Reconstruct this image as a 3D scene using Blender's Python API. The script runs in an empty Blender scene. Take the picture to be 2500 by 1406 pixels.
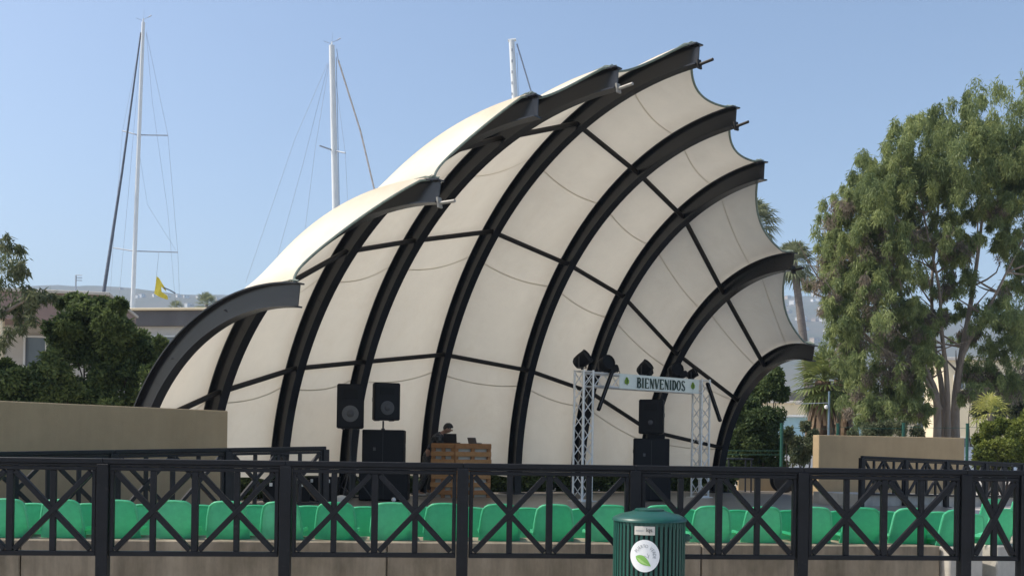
import bpy, bmesh, math, random
import numpy as np
from mathutils import Vector, Matrix
random.seed(7)
rng = np.random.default_rng(11)
sc = bpy.context.scene
C = sc.collection
R = math.radians

# ------------------------------------------------------------------ camera, sky, sun, exposure
CAMZ = 1.28
ROLL = 0.01488
FPX = 2500.0
cs, sn = math.cos(ROLL), math.sin(ROLL)
cam = bpy.data.cameras.new('camera')
cam.sensor_width = 36.0
cam.lens = 36.0
cam.shift_y = 382.0 / 2500.0
cam.clip_start = 0.1
cam.clip_end = 20000
cam_o = bpy.data.objects.new('camera', cam)
C.objects.link(cam_o)
cam_o.matrix_world = Matrix(((cs, -sn, 0, 0), (0, 0, -1, 0), (sn, cs, 0, CAMZ), (0, 0, 0, 1)))
sc.camera = cam_o

SUN_EL = R(50)
SUN_DIR = Vector((-1.0, 0.03, 0)).normalized()          # horizontal direction towards the sun
sun_vec = Vector((SUN_DIR.x * math.cos(SUN_EL), SUN_DIR.y * math.cos(SUN_EL), math.sin(SUN_EL)))
world = bpy.data.worlds.new('World')
sc.world = world
world.use_nodes = True
wn = world.node_tree
sky = wn.nodes.new('ShaderNodeTexSky')
sky.sky_type = 'NISHITA'
sky.sun_disc = False
sky.sun_elevation = SUN_EL
sky.sun_rotation = math.atan2(SUN_DIR.x, SUN_DIR.y)
sky.altitude = 0
sky.air_density = 1.0
sky.dust_density = 2.2
sky.ozone_density = 1.6
bg = wn.nodes['Background']
bg.inputs['Strength'].default_value = 0.095
wn.links.new(sky.outputs[0], bg.inputs['Color'])
sun = bpy.data.lights.new('sun', 'SUN')
sun.energy = 2.4
sun.angle = R(0.53)
sun.color = (1.0, 0.92, 0.80)
sun_o = bpy.data.objects.new('sun', sun)
C.objects.link(sun_o)
sun_o.rotation_euler = (-sun_vec).to_track_quat('-Z', 'Y').to_euler()
sun_o.location = (0, 0, 40)
sc.view_settings.view_transform = 'Standard'
sc.view_settings.look = 'None'
sc.view_settings.gamma = 1.0
sc.view_settings.exposure = 1.05
sc.view_settings.use_curve_mapping = False
sc.cycles.max_bounces = 8
sc.cycles.transparent_max_bounces = 8


def PX(px, py, Y):
    """world point seen at photo pixel (px,py) standing Y metres in front of the camera"""
    a = (px - 1250) / FPX
    b = -(py - 1085) / FPX
    return Vector((Y * (a * cs - b * sn), Y, CAMZ + Y * (a * sn + b * cs)))


# ------------------------------------------------------------------ materials
def mat(name, col, rough=0.7, var=0.0, scale=4.0, bump=0.0, bscale=40.0, metal=0.0, spec=0.5, col2=None, stretch=(1, 1, 1), coord='Object', detail=6.0, streak=0.0, chips=None):
    m = bpy.data.materials.new(name)
    m.use_nodes = True
    nt = m.node_tree
    bs = nt.nodes['Principled BSDF']
    bs.inputs['Roughness'].default_value = rough
    bs.inputs['Metallic'].default_value = metal
    bs.inputs['Specular IOR Level'].default_value = spec
    c4 = (*col, 1)
    bs.inputs['Base Color'].default_value = c4
    if var or col2 or bump:
        tc = nt.nodes.new('ShaderNodeTexCoord')
        mp = nt.nodes.new('ShaderNodeMapping')
        mp.inputs['Scale'].default_value = stretch
        nt.links.new(tc.outputs[coord], mp.inputs[0])
    if var or col2:
        n = nt.nodes.new('ShaderNodeTexNoise')
        n.inputs['Scale'].default_value = scale
        n.inputs['Detail'].default_value = detail
        n.inputs['Roughness'].default_value = 0.65
        nt.links.new(mp.outputs[0], n.inputs['Vector'])
        r = nt.nodes.new('ShaderNodeValToRGB')
        a = col2 if col2 else tuple(max(0, x * (1 - var)) for x in col)
        b = col if col2 else tuple(min(1, x * (1 + var)) for x in col)
        r.color_ramp.elements[0].position = 0.3
        r.color_ramp.elements[1].position = 0.7
        r.color_ramp.elements[0].color = (*a, 1)
        r.color_ramp.elements[1].color = (*b, 1)
        nt.links.new(n.outputs['Fac'], r.inputs[0])
        last = r.outputs[0]
        if streak:
            # rain streaks: noise drawn out vertically
            mp3 = nt.nodes.new('ShaderNodeMapping')
            mp3.inputs['Scale'].default_value = (2.6, 2.6, 0.22)
            nt.links.new(tc.outputs[coord], mp3.inputs[0])
            n3 = nt.nodes.new('ShaderNodeTexNoise')
            n3.inputs['Scale'].default_value = 1.6
            n3.inputs['Detail'].default_value = 8
            n3.inputs['Roughness'].default_value = 0.7
            nt.links.new(mp3.outputs[0], n3.inputs['Vector'])
            r3 = nt.nodes.new('ShaderNodeMapRange')
            r3.inputs['From Min'].default_value = 0.35
            r3.inputs['From Max'].default_value = 0.68
            r3.inputs['To Min'].default_value = 1.0
            r3.inputs['To Max'].default_value = 1.0 - streak
            nt.links.new(n3.outputs['Fac'], r3.inputs['Value'])
            hs3 = nt.nodes.new('ShaderNodeHueSaturation')
            nt.links.new(r3.outputs[0], hs3.inputs['Value'])
            nt.links.new(last, hs3.inputs['Color'])
            last = hs3.outputs[0]
        if chips:
            n4 = nt.nodes.new('ShaderNodeTexNoise')
            n4.inputs['Scale'].default_value = 11
            n4.inputs['Detail'].default_value = 8
            n4.inputs['Roughness'].default_value = 0.75
            nt.links.new(tc.outputs[coord], n4.inputs['Vector'])
            r4 = nt.nodes.new('ShaderNodeMapRange')
            r4.inputs['From Min'].default_value = 0.60
            r4.inputs['From Max'].default_value = 0.70
            nt.links.new(n4.outputs['Fac'], r4.inputs['Value'])
            mx4 = nt.nodes.new('ShaderNodeMix')
            mx4.data_type = 'RGBA'
            mx4.inputs[7].default_value = (*chips, 1)
            nt.links.new(r4.outputs[0], mx4.inputs[0])
            nt.links.new(last, mx4.inputs[6])
            last = mx4.outputs[2]
        nt.links.new(last, bs.inputs['Base Color'])
    if bump:
        n2 = nt.nodes.new('ShaderNodeTexNoise')
        n2.inputs['Scale'].default_value = bscale
        n2.inputs['Detail'].default_value = 4
        nt.links.new(mp.outputs[0], n2.inputs['Vector'])
        b_ = nt.nodes.new('ShaderNodeBump')
        b_.inputs['Strength'].default_value = bump
        b_.inputs['Distance'].default_value = 0.02
        nt.links.new(n2.outputs['Fac'], b_.inputs['Height'])
        nt.links.new(b_.outputs[0], bs.inputs['Normal'])
    return m


def leaf_mat(name, col, col2, rough=0.5, trans=0.35, spec=0.25):
    """foliage: two tones driven by the per leaf 'tint' attribute, part of the light passes through"""
    m = bpy.data.materials.new(name)
    m.use_nodes = True
    nt = m.node_tree
    bs = nt.nodes['Principled BSDF']
    out = nt.nodes['Material Output']
    at = nt.nodes.new('ShaderNodeAttribute')
    at.attribute_name = 'tint'
    mx = nt.nodes.new('ShaderNodeMix')
    mx.data_type = 'RGBA'
    mx.inputs[6].default_value = (*col, 1)
    mx.inputs[7].default_value = (*col2, 1)
    nt.links.new(at.outputs['Fac'], mx.inputs[0])
    nt.links.new(mx.outputs[2], bs.inputs['Base Color'])
    bs.inputs['Roughness'].default_value = rough
    bs.inputs['Specular IOR Level'].default_value = spec
    tr = nt.nodes.new('ShaderNodeBsdfTranslucent')
    nt.links.new(mx.outputs[2], tr.inputs['Color'])
    ms = nt.nodes.new('ShaderNodeMixShader')
    ms.inputs[0].default_value = trans
    nt.links.new(bs.outputs[0], ms.inputs[1])
    nt.links.new(tr.outputs[0], ms.inputs[2])
    nt.links.new(ms.outputs[0], out.inputs[0])
    return m


def fabric_mat(name, col, trans):
    m = bpy.data.materials.new(name)
    m.use_nodes = True
    nt = m.node_tree
    bs = nt.nodes['Principled BSDF']
    out = nt.nodes['Material Output']
    tc = nt.nodes.new('ShaderNodeTexCoord')
    n = nt.nodes.new('ShaderNodeTexNoise')
    n.inputs['Scale'].default_value = 0.75
    n.inputs['Detail'].default_value = 7
    n.inputs['Roughness'].default_value = 0.62
    nt.links.new(tc.outputs['Object'], n.inputs['Vector'])
    r = nt.nodes.new('ShaderNodeValToRGB')
    r.color_ramp.elements[0].position = 0.32
    r.color_ramp.elements[1].position = 0.72
    r.color_ramp.elements[0].color = (*[x * 0.86 for x in col], 1)
    r.color_ramp.elements[1].color = (*[min(1, x * 1.04) for x in col], 1)
    nt.links.new(n.outputs['Fac'], r.inputs[0])
    # grime along the ribs, with panel-edge shading painted in: 'edge' is 1 at the rib, 0 in mid bay
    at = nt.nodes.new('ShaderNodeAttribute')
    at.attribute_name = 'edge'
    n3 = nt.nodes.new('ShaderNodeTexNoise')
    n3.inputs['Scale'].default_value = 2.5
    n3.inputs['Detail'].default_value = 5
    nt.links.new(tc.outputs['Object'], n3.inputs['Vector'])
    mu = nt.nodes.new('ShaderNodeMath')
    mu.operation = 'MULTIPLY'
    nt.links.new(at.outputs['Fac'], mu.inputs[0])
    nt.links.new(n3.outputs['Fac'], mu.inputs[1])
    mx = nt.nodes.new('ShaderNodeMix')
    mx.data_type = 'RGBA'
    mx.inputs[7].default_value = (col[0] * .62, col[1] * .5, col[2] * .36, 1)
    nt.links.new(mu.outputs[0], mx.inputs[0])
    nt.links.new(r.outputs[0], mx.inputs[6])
    # water stains: soft patches with a shape of their own
    n5 = nt.nodes.new('ShaderNodeTexNoise')
    n5.inputs['Scale'].default_value = 0.55
    n5.inputs['Detail'].default_value = 9
    n5.inputs['Roughness'].default_value = 0.7
    n5.inputs['Distortion'].default_value = 0.6
    nt.links.new(tc.outputs['Object'], n5.inputs['Vector'])
    r5 = nt.nodes.new('ShaderNodeMapRange')
    r5.inputs['From Min'].default_value = 0.50
    r5.inputs['From Max'].default_value = 0.72
    r5.inputs['To Max'].default_value = 0.38
    nt.links.new(n5.outputs['Fac'], r5.inputs['Value'])
    mx5 = nt.nodes.new('ShaderNodeMix')
    mx5.data_type = 'RGBA'
    mx5.inputs[7].default_value = (col[0] * .70, col[1] * .62, col[2] * .50, 1)
    nt.links.new(r5.outputs[0], mx5.inputs[0])
    nt.links.new(mx.outputs[2], mx5.inputs[6])
    nt.links.new(mx5.outputs[2], bs.inputs['Base Color'])
    bs.inputs['Roughness'].default_value = 0.75
    bs.inputs['Specular IOR Level'].default_value = 0.2
    # fine weave
    n2 = nt.nodes.new('ShaderNodeTexNoise')
    n2.inputs['Scale'].default_value = 3.0
    n2.inputs['Detail'].default_value = 3
    nt.links.new(tc.outputs['Object'], n2.inputs['Vector'])
    bp = nt.nodes.new('ShaderNodeBump')
    bp.inputs['Strength'].default_value = 0.22
    bp.inputs['Distance'].default_value = 0.05
    nt.links.new(n2.outputs['Fac'], bp.inputs['Height'])
    nt.links.new(bp.outputs[0], bs.inputs['Normal'])
    tr = nt.nodes.new('ShaderNodeBsdfTranslucent')
    tr.inputs['Color'].default_value = (0.92, 0.86, 0.74, 1)
    ms = nt.nodes.new('ShaderNodeMixShader')
    ms.inputs[0].default_value = trans
    nt.links.new(bs.outputs[0], ms.inputs[1])
    nt.links.new(tr.outputs[0], ms.inputs[2])
    nt.links.new(ms.outputs[0], out.inputs[0])
    return m


M = dict(
    rib=mat('rib_paint', (0.0075, 0.009, 0.0125), 0.27, spec=0.5, var=0.25, scale=3, bump=0.02, bscale=9),
    tube=mat('purlin_paint', (0.018, 0.0155, 0.014), 0.55, spec=.3, var=0.3, scale=6),
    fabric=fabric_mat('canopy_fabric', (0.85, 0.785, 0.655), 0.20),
    seam=fabric_mat('canopy_seam', (0.70, 0.63, 0.50), 0.10),
    cable=mat('edge_cable', (0.16, 0.20, 0.17), 0.7, var=0.3, scale=20),
    bracket=mat('bracket_steel', (0.26, 0.245, 0.215), 0.5, var=0.3, scale=15),
    fence=mat('fence_paint', (0.0060, 0.0068, 0.0095), 0.5, spec=0.3, var=0.35, scale=7, bump=0.08, bscale=60, chips=(0.030, 0.028, 0.028)),
    seat=None,
    concrete=mat('raw_concrete', (0.40, 0.335, 0.25), 0.9, col2=(0.19, 0.155, 0.105), scale=2.8, bump=0.35, bscale=18, stretch=(1, 1, 0.6), detail=12, streak=0.42),
    pale_concrete=mat('pale_concrete', (0.58, 0.55, 0.49), 0.9, col2=(0.40, 0.37, 0.32), scale=3.5, bump=0.3, bscale=25, detail=9, streak=0.25),
    floor=mat('stage_concrete', (0.27, 0.24, 0.205), 0.30, col2=(0.175, 0.155, 0.13), scale=1.3, bump=0.05, bscale=12, stretch=(0.35, 2.5, 1), detail=8),
    plaza=mat('plaza_concrete', (0.44, 0.41, 0.37), 0.85, var=0.2, scale=1.5, bump=0.2, bscale=20),
    tan=mat('tan_stucco', (0.435, 0.325, 0.188), 0.88, col2=(0.365, 0.27, 0.152), scale=1.4, bump=0.35, bscale=55, detail=9, streak=0.10),
    black=mat('speaker_black', (0.0045, 0.005, 0.007), 0.65, spec=.25, var=0.2, scale=30, bump=0.25, bscale=220),
    grille=mat('speaker_grille', (0.006, 0.0065, 0.009), 0.6, spec=.25, var=0.15, scale=60),
    cone=mat('speaker_cone', (0.085, 0.085, 0.088), 0.45, var=0.1, scale=20),
    cone_c=mat('dust_cap', (0.055, 0.055, 0.06), 0.5),
    steel=mat('black_steel', (0.02, 0.02, 0.023), 0.4),
    alu=mat('truss_aluminium', (0.78, 0.79, 0.78), 0.38, metal=0.35, var=0.06, scale=20),
    banner=mat('banner_vinyl', (0.74, 0.80, 0.74), 0.55, var=0.05, scale=5),
    ink=mat('dark_green_ink', (0.006, 0.035, 0.022), 0.6),
    logo=mat('leaf_green_ink', (0.22, 0.38, 0.03), 0.6),
    logo2=mat('dark_leaf_ink', (0.06, 0.15, 0.03), 0.6),
    wood=mat('pallet_pine', (0.50, 0.27, 0.11), 0.75, col2=(0.36, 0.17, 0.06), scale=3, bump=0.15, bscale=30, stretch=(1, 6, 6)),
    wood2=mat('pallet_pine_dark', (0.42, 0.20, 0.075), 0.78, col2=(0.28, 0.12, 0.04), scale=3, bump=0.15, bscale=30, stretch=(1, 6, 6)),
    cloth_w=mat('white_backing', (0.62, 0.60, 0.55), 0.85),
    bin=mat('bin_green_coat', (0.008, 0.072, 0.054), 0.38, var=0.12, scale=10),
    bin_in=mat('bin_liner', (0.012, 0.014, 0.014), 0.7),
    sticker=mat('white_sticker', (0.85, 0.86, 0.85), 0.45),
    label=mat('paper_label', (0.58, 0.55, 0.49), 0.6, var=0.08, scale=30),
    grey_ink=mat('grey_ink', (0.30, 0.32, 0.33), 0.6),
    dark_ink=mat('dark_ink', (0.06, 0.06, 0.06), 0.6),
    leaf_ink=mat('sticker_leaf', (0.24, 0.50, 0.10), 0.5),
    leaf_ink2=mat('sticker_leaf_light', (0.42, 0.66, 0.22), 0.5),
    mast=mat('mast_white', (0.72, 0.75, 0.75), 0.35, var=0.04, scale=2),
    wire=mat('rigging_wire', (0.30, 0.34, 0.40), 0.5),
    sailcloth=mat('furled_sail_cover', (0.10, 0.12, 0.155), 0.8, var=0.3, scale=4),
    rope=mat('tan_furled_sail', (0.60, 0.54, 0.48), 0.8, var=0.2, scale=4),
    hull=mat('hull_white', (0.75, 0.76, 0.77), 0.3),
    flag=mat('yellow_flag_cloth', (0.70, 0.56, 0.045), 0.8, var=0.15, scale=3),
    pink=mat('pink_plaster', (0.30, 0.215, 0.185), 0.9, col2=(0.22, 0.155, 0.135), scale=0.7, bump=0.2, bscale=8, stretch=(1, 1, 0.3)),
    white_wall=mat('white_plaster', (0.50, 0.47, 0.42), 0.9, var=0.12, scale=0.8),
    grey_roof=mat('grey_roof', (0.11, 0.105, 0.105), 0.9, var=0.2, scale=0.9, stretch=(1, 1, 0.3)),
    cream=mat('cream_wall', (0.70, 0.60, 0.42), 0.9, var=0.08, scale=0.6),
    blue_wall=mat('blue_wall', (0.38, 0.56, 0.62), 0.85, var=0.1, scale=1),
    glass=mat('window_glass', (0.10, 0.12, 0.14), 0.12, spec=0.8),
    trim=mat('white_trim', (0.66, 0.66, 0.63), 0.7),
    bark=mat('eucalyptus_bark', (0.34, 0.285, 0.235), 0.9, col2=(0.17, 0.13, 0.10), scale=3.2, bump=0.5, bscale=12, stretch=(1, 1, 0.28)),
    bark_d=mat('dark_bark', (0.045, 0.034, 0.026), 0.95, var=0.4, scale=5, stretch=(1, 1, .4)),
    palm_bark=mat('palm_trunk_bark', (0.19, 0.125, 0.085), 0.95, col2=(0.08, 0.05, 0.035), scale=4, bump=0.6, bscale=10, stretch=(1, 1, 2)),
    palm_grey=mat('grey_palm_bark', (0.16, 0.14, 0.125), 0.95, var=0.3, scale=3, stretch=(1, 1, 2)),
    green_post=mat('green_post_paint', (0.008, 0.075, 0.052), 0.5),
    grey_post=mat('bluegrey_post_paint', (0.13, 0.19, 0.24), 0.5),
    lamp_w=mat('lamp_globe', (0.75, 0.75, 0.73), 0.3),
    laptop=mat('laptop_dark', (0.018, 0.018, 0.02), 0.4),
    laptop_g=mat('laptop_grey', (0.17, 0.17, 0.175), 0.35, metal=0.3),
    skin=mat('skin', (0.30, 0.165, 0.105), 0.55),
    hair=mat('dark_hair', (0.010, 0.008, 0.007), 0.5, bump=0.5, bscale=80),
    trousers=mat('speckled_trousers', (0.10, 0.10, 0.10), 0.9, col2=(0.012, 0.012, 0.013), scale=38, detail=2),
    shoe=mat('pale_shoes', (0.45, 0.42, 0.38), 0.6),
    hill=mat('dry_hill', (0.13, 0.105, 0.075), 1.0, col2=(0.055, 0.065, 0.035), scale=0.012, detail=12),
    house_w=mat('house_white', (0.72, 0.70, 0.66), 0.9),
    house_t=mat('house_tan', (0.42, 0.33, 0.25), 0.9),
    van=mat('vehicle_white', (0.75, 0.76, 0.77), 0.3),
    rubber=mat('tyre_rubber', (0.02, 0.02, 0.02), 0.8),
)


def seat_material():
    m = mat('green_seat_plastic', (0.075, 0.57, 0.315), 0.42, var=0.16, scale=16, bump=0.08, bscale=120)
    nt = m.node_tree
    bs = nt.nodes['Principled BSDF']
    out = nt.nodes['Material Output']
    oi = nt.nodes.new('ShaderNodeObjectInfo')
    hs = nt.nodes.new('ShaderNodeHueSaturation')
    mr = nt.nodes.new('ShaderNodeMapRange')
    mr.inputs['To Min'].default_value = 0.80
    mr.inputs['To Max'].default_value = 1.12
    nt.links.new(oi.outputs['Random'], mr.inputs['Value'])
    nt.links.new(mr.outputs[0], hs.inputs['Value'])
    mr2 = nt.nodes.new('ShaderNodeMapRange')
    mr2.inputs['To Min'].default_value = 1.02
    mr2.inputs['To Max'].default_value = 0.86
    nt.links.new(oi.outputs['Random'], mr2.inputs['Value'])
    nt.links.new(mr2.outputs[0], hs.inputs['Saturation'])
    src = bs.inputs['Base Color'].links[0].from_socket
    nt.links.new(src, hs.inputs['Color'])
    nt.links.new(hs.outputs[0], bs.inputs['Base Color'])
    tr = nt.nodes.new('ShaderNodeBsdfTranslucent')
    tr.inputs['Color'].default_value = (0.13, 0.80, 0.43, 1)
    ms = nt.nodes.new('ShaderNodeMixShader')
    ms.inputs[0].default_value = 0.38
    nt.links.new(bs.outputs[0], ms.inputs[1])
    nt.links.new(tr.outputs[0], ms.inputs[2])
    nt.links.new(ms.outputs[0], out.inputs[0])
    return m


M['seat'] = seat_material()


def plaid_material():
    m = bpy.data.materials.new('plaid_shirt')
    m.use_nodes = True
    nt = m.node_tree
    bs = nt.nodes['Principled BSDF']
    tc = nt.nodes.new('ShaderNodeTexCoord')
    ck = nt.nodes.new('ShaderNodeTexChecker')
    ck.inputs['Scale'].default_value = 13
    ck.inputs['Color1'].default_value = (0.012, 0.013, 0.016, 1)
    ck.inputs['Color2'].default_value = (0.050, 0.055, 0.062, 1)
    nt.links.new(tc.outputs['Object'], ck.inputs['Vector'])
    nt.links.new(ck.outputs['Color'], bs.inputs['Base Color'])
    bs.inputs['Roughness'].default_value = 0.9
    return m


M['plaid'] = plaid_material()

M['euc'] = leaf_mat('eucalyptus_leaf', (0.155, 0.205, 0.085), (0.37, 0.415, 0.16), trans=0.52)
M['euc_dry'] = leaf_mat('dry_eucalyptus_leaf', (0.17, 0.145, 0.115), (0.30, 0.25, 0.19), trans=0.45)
M['hedge'] = leaf_mat('hedge_leaf', (0.052, 0.082, 0.032), (0.14, 0.185, 0.065), trans=0.38, rough=0.6, spec=0.15)
M['bush'] = leaf_mat('light_bush_leaf', (0.075, 0.11, 0.022), (0.23, 0.26, 0.05), trans=0.4)
M['shrub'] = leaf_mat('grey_shrub_leaf', (0.075, 0.10, 0.05), (0.17, 0.185, 0.10), trans=0.4)
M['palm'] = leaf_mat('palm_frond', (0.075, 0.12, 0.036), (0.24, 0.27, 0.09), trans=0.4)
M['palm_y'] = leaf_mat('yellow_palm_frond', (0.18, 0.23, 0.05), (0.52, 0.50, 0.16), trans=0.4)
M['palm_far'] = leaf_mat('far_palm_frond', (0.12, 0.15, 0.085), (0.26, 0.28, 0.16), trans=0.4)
M['palm_dead'] = leaf_mat('dead_palm_skirt', (0.10, 0.065, 0.04), (0.22, 0.15, 0.09), trans=0.1)


# ------------------------------------------------------------------ mesh helpers
class MB:
    """collects shapes into one mesh"""

    def __init__(self):
        self.v = []
        self.f = []

    def add(self, verts, faces):
        o = len(self.v)
        self.v.extend([tuple(p) for p in verts])
        self.f.extend([tuple(i + o for i in fc) for fc in faces])
        return self

    def box(self, c, s, m=None, ch=0.0):
        """box centred at c with full size s, optional rotation m (3x3) and chamfer on its edges"""
        hx, hy, hz = s[0] / 2, s[1] / 2, s[2] / 2
        if ch <= 0:
            vs = [Vector((x, y, z)) for z in (-hz, hz) for y in (-hy, hy) for x in (-hx, hx)]
            fs = [(0, 2, 3, 1), (4, 5, 7, 6), (0, 1, 5, 4), (2, 6, 7, 3), (1, 3, 7, 5), (0, 4, 6, 2)]
        else:
            bm = bmesh.new()
            bmesh.ops.create_cube(bm, size=1)
            bmesh.ops.scale(bm, verts=bm.verts, vec=s)
            bmesh.ops.bevel(bm, geom=list(bm.edges), offset=min(ch, min(s) * .45), segments=1, affect='EDGES')
            bm.verts.index_update()
            vs = [v.co.copy() for v in bm.verts]
            fs = [tuple(v.index for v in f.verts) for f in bm.faces]
            bm.free()
        c = Vector(c)
        vs = [(m @ v if m is not None else v) + c for v in vs]
        return self.add(vs, fs)

    def bar(self, a, b, w, d, up=(0, 0, 1), ch=0.0):
        """rectangular bar from a to b: w across, d along 'up'"""
        a, b = Vector(a), Vector(b)
        x = (b - a)
        L = x.length
        x.normalize()
        u = Vector(up)
        y = u.cross(x)
        if y.length < 1e-5:
            y = Vector((0, 1, 0)).cross(x)
        y.normalize()
        z = x.cross(y)
        m = Matrix((x, y, z)).transposed()
        return self.box((a + b) / 2, (L, w, d), m, ch)

    def tube(self, pts, r, n=8, cap=True):
        pts = [Vector(p) for p in pts]
        if not isinstance(r, (list, tuple)):
            r = [r] * len(pts)
        vs = []
        prev = None
        for i, p in enumerate(pts):
            t = (pts[min(i + 1, len(pts) - 1)] - pts[max(i - 1, 0)])
            t.normalize()
            if prev is None:
                a = Vector((0, 0, 1)) if abs(t.z) < 0.9 else Vector((1, 0, 0))
                x = t.cross(a).normalized()
            else:
                x = (prev - t * prev.dot(t))
                if x.length < 1e-6:
                    x = t.cross(Vector((0, 0, 1)))
                x.normalize()
            prev = x
            y = t.cross(x)
            for k in range(n):
                an = 2 * math.pi * k / n
                vs.append(p + (x * math.cos(an) + y * math.sin(an)) * r[i])
        fs = []
        for i in range(len(pts) - 1):
            for k in range(n):
                k2 = (k + 1) % n
                fs.append((i * n + k, i * n + k2, (i + 1) * n + k2, (i + 1) * n + k))
        if cap:
            fs.append(tuple(range(n - 1, -1, -1)))
            fs.append(tuple((len(pts) - 1) * n + k for k in range(n)))
        return self.add(vs, fs)

    def lathe(self, prof, c=(0, 0, 0), n=32):
        c = Vector(c)
        vs = []
        for (r, z) in prof:
            for k in range(n):
                an = 2 * math.pi * k / n
                vs.append(c + Vector((r * math.cos(an), r * math.sin(an), z)))
        fs = []
        for i in range(len(prof) - 1):
            for k in range(n):
                k2 = (k + 1) % n
                fs.append((i * n + k, i * n + k2, (i + 1) * n + k2, (i + 1) * n + k))
        return self.add(vs, fs)

    def build(self, name, material, parent=None, smooth=False, loc=None):
        me = bpy.data.meshes.new(name)
        me.from_pydata(self.v, [], self.f)
        bm = bmesh.new()
        bm.from_mesh(me)
        bmesh.ops.recalc_face_normals(bm, faces=bm.faces)
        bm.to_mesh(me)
        bm.free()
        if smooth:
            me.polygons.foreach_set('use_smooth', [True] * len(me.polygons))
            if smooth != 'all':
                try:
                    me.set_sharp_from_angle(angle=R(40))
                except Exception:
                    pass
        me.materials.append(material)
        o = bpy.data.objects.new(name, me)
        C.objects.link(o)
        if parent is not None:
            o.parent = parent
        if loc is not None:
            o.location = loc
        return o


def mesh_obj(name, verts, faces, material, parent=None, smooth=False):
    me = bpy.data.meshes.new(name)
    me.from_pydata([tuple(v) for v in verts], [], faces)
    if smooth:
        me.polygons.foreach_set('use_smooth', [True] * len(me.polygons))
    me.materials.append(material)
    o = bpy.data.objects.new(name, me)
    C.objects.link(o)
    if parent is not None:
        o.parent = parent
    return o


def tag(o, label=None, cat=None, group=None, kind=None):
    if label:
        o['label'] = label
    if cat:
        o['category'] = cat
    if group:
        o['group'] = group
    if kind:
        o['kind'] = kind
    return o


def thing(name, label, cat, loc=(0, 0, 0), rz=0.0, group=None):
    o = bpy.data.objects.new(name, None)
    o.empty_display_size = 0.2
    C.objects.link(o)
    o.location = loc
    o.rotation_euler = (0, 0, rz)
    return tag(o, label, cat, group)


def copy_tree(o, parent=None):
    c = o.copy()
    C.objects.link(c)
    c.parent = parent
    for ch in list(o.children):
        copy_tree(ch, c)
    return c


def rz3(a):
    return Matrix.Rotation(a, 3, 'Z')


ORD = ['first', 'second', 'third', 'fourth', 'fifth', 'sixth', 'seventh', 'eighth', 'ninth', 'tenth', 'eleventh', 'twelfth',
       'thirteenth', 'fourteenth', 'fifteenth', 'sixteenth', 'seventeenth', 'eighteenth', 'nineteenth', 'twentieth', 'twenty-first', 'twenty-second', 'twenty-third']

# ------------------------------------------------------------------ setting: ground, stage, hills
GZ = -0.20                      # the plaza in front lies a step lower than the stage ground
def gline(x):
    return 10.0242 + (x + 4.4114) * math.tan(R(4.7))


gx = [-6000, -40, 40, 6000]
g = MB().add([(x, y, z) for x in gx for (y, z) in ((-40, GZ), (gline(max(-40, min(40, x))) + .05, GZ), (gline(max(-40, min(40, x))) + .15, 0), (9000, 0))],
             [(i * 4 + j, i * 4 + 4 + j, i * 4 + 5 + j, i * 4 + 1 + j) for i in range(3) for j in range(3)]).build('ground', M['plaza'])
tag(g, kind='structure')

STAGE_Z = 0.06
SH_YAW = 0.669876
SH_C = (-13.5644, -14.9561, 0.8762)
V0 = -16.5
WF = -1.22 + 0.8762            # stage floor in shell heights


def SHL(u, v, w):
    du, dv = u - SH_C[0], v - SH_C[1]
    c_, s_ = math.cos(SH_YAW), math.sin(SH_YAW)
    return Vector((du * c_ - dv * s_, du * s_ + dv * c_, w - SH_C[2] + CAMZ))


def stage_front(x):
    return 19.55 + 0.085 * x


sv = [(-5.4, stage_front(-5.4)), (9.0, stage_front(9.0)), (10.5, 27), (6.5, 33), (-3, 33), (-8.5, 24), (-7.5, 19.5)]
st = MB()
n = len(sv)
st.add([(x, y, STAGE_Z) for x, y in sv] + [(x, y, -0.02) for x, y in sv], [tuple(range(n))] + [(i, (i + 1) % n, n + (i + 1) % n, n + i) for i in range(n)])
tag(st.build('stage_floor', M['floor']), kind='structure')
lip = MB().bar((-5.45, stage_front(-5.45) - 0.03, 0.03), (9.05, stage_front(9.05) - 0.03, 0.03), 0.09, 0.09, ch=0.01)
tag(lip.build('stage_kerb', M['pale_concrete']), kind='structure')

# ------------------------------------------------------------------ the bandshell
TH = [R(a) for a in (-22.3, -16.7, -11.45, -6.2, 0, 6.2, 11.45, 16.7, 22.3)]
# per rib: circle centre radius, centre height, outer radius, tip radius position (r of the tip end)
RIB = [(17.417, -0.224, 3.531, 17.04), (16.173, -0.168, 5.234, 15.60), (14.854, -0.189, 6.778, 14.72), (14.447, -0.17, 7.44, 14.10),
       (14.093, -0.055, 7.985, 13.58), (14.527, -0.044, 7.303, 14.08), (15.094, -0.33, 6.915, 14.72), (16.101, -0.949, 5.993, 15.47), (17.871, -0.565, 3.932, 16.97)]
RDEP, BF, TF, TW = 0.375, 0.19, 0.024, 0.02


def rib_dirs(k):
    th = TH[k]
    return Vector((math.sin(th), math.cos(th), 0)), Vector((math.cos(th), -math.sin(th), 0))


def rib_pt(k, ph, rad, off=0.0):
    """point on rib k at arc angle ph and distance rad from the arc's centre, off sideways"""
    rc, wc, Ro, rt = RIB[k]
    e, nrm = rib_dirs(k)
    r = rc + rad * math.cos(ph)
    w = wc + rad * math.sin(ph)
    p = Vector((0, V0, 0)) + e * r + nrm * off
    return SHL(p.x, p.y, w)


def rib_range(k):
    rc, wc, Ro, rt = RIB[k]
    p0 = math.asin(max(-0.2, (WF - wc) / Ro))
    p1 = math.acos(max(-1, min(1, (rt - rc) / (Ro - RDEP / 2))))
    return p0, p1


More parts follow.
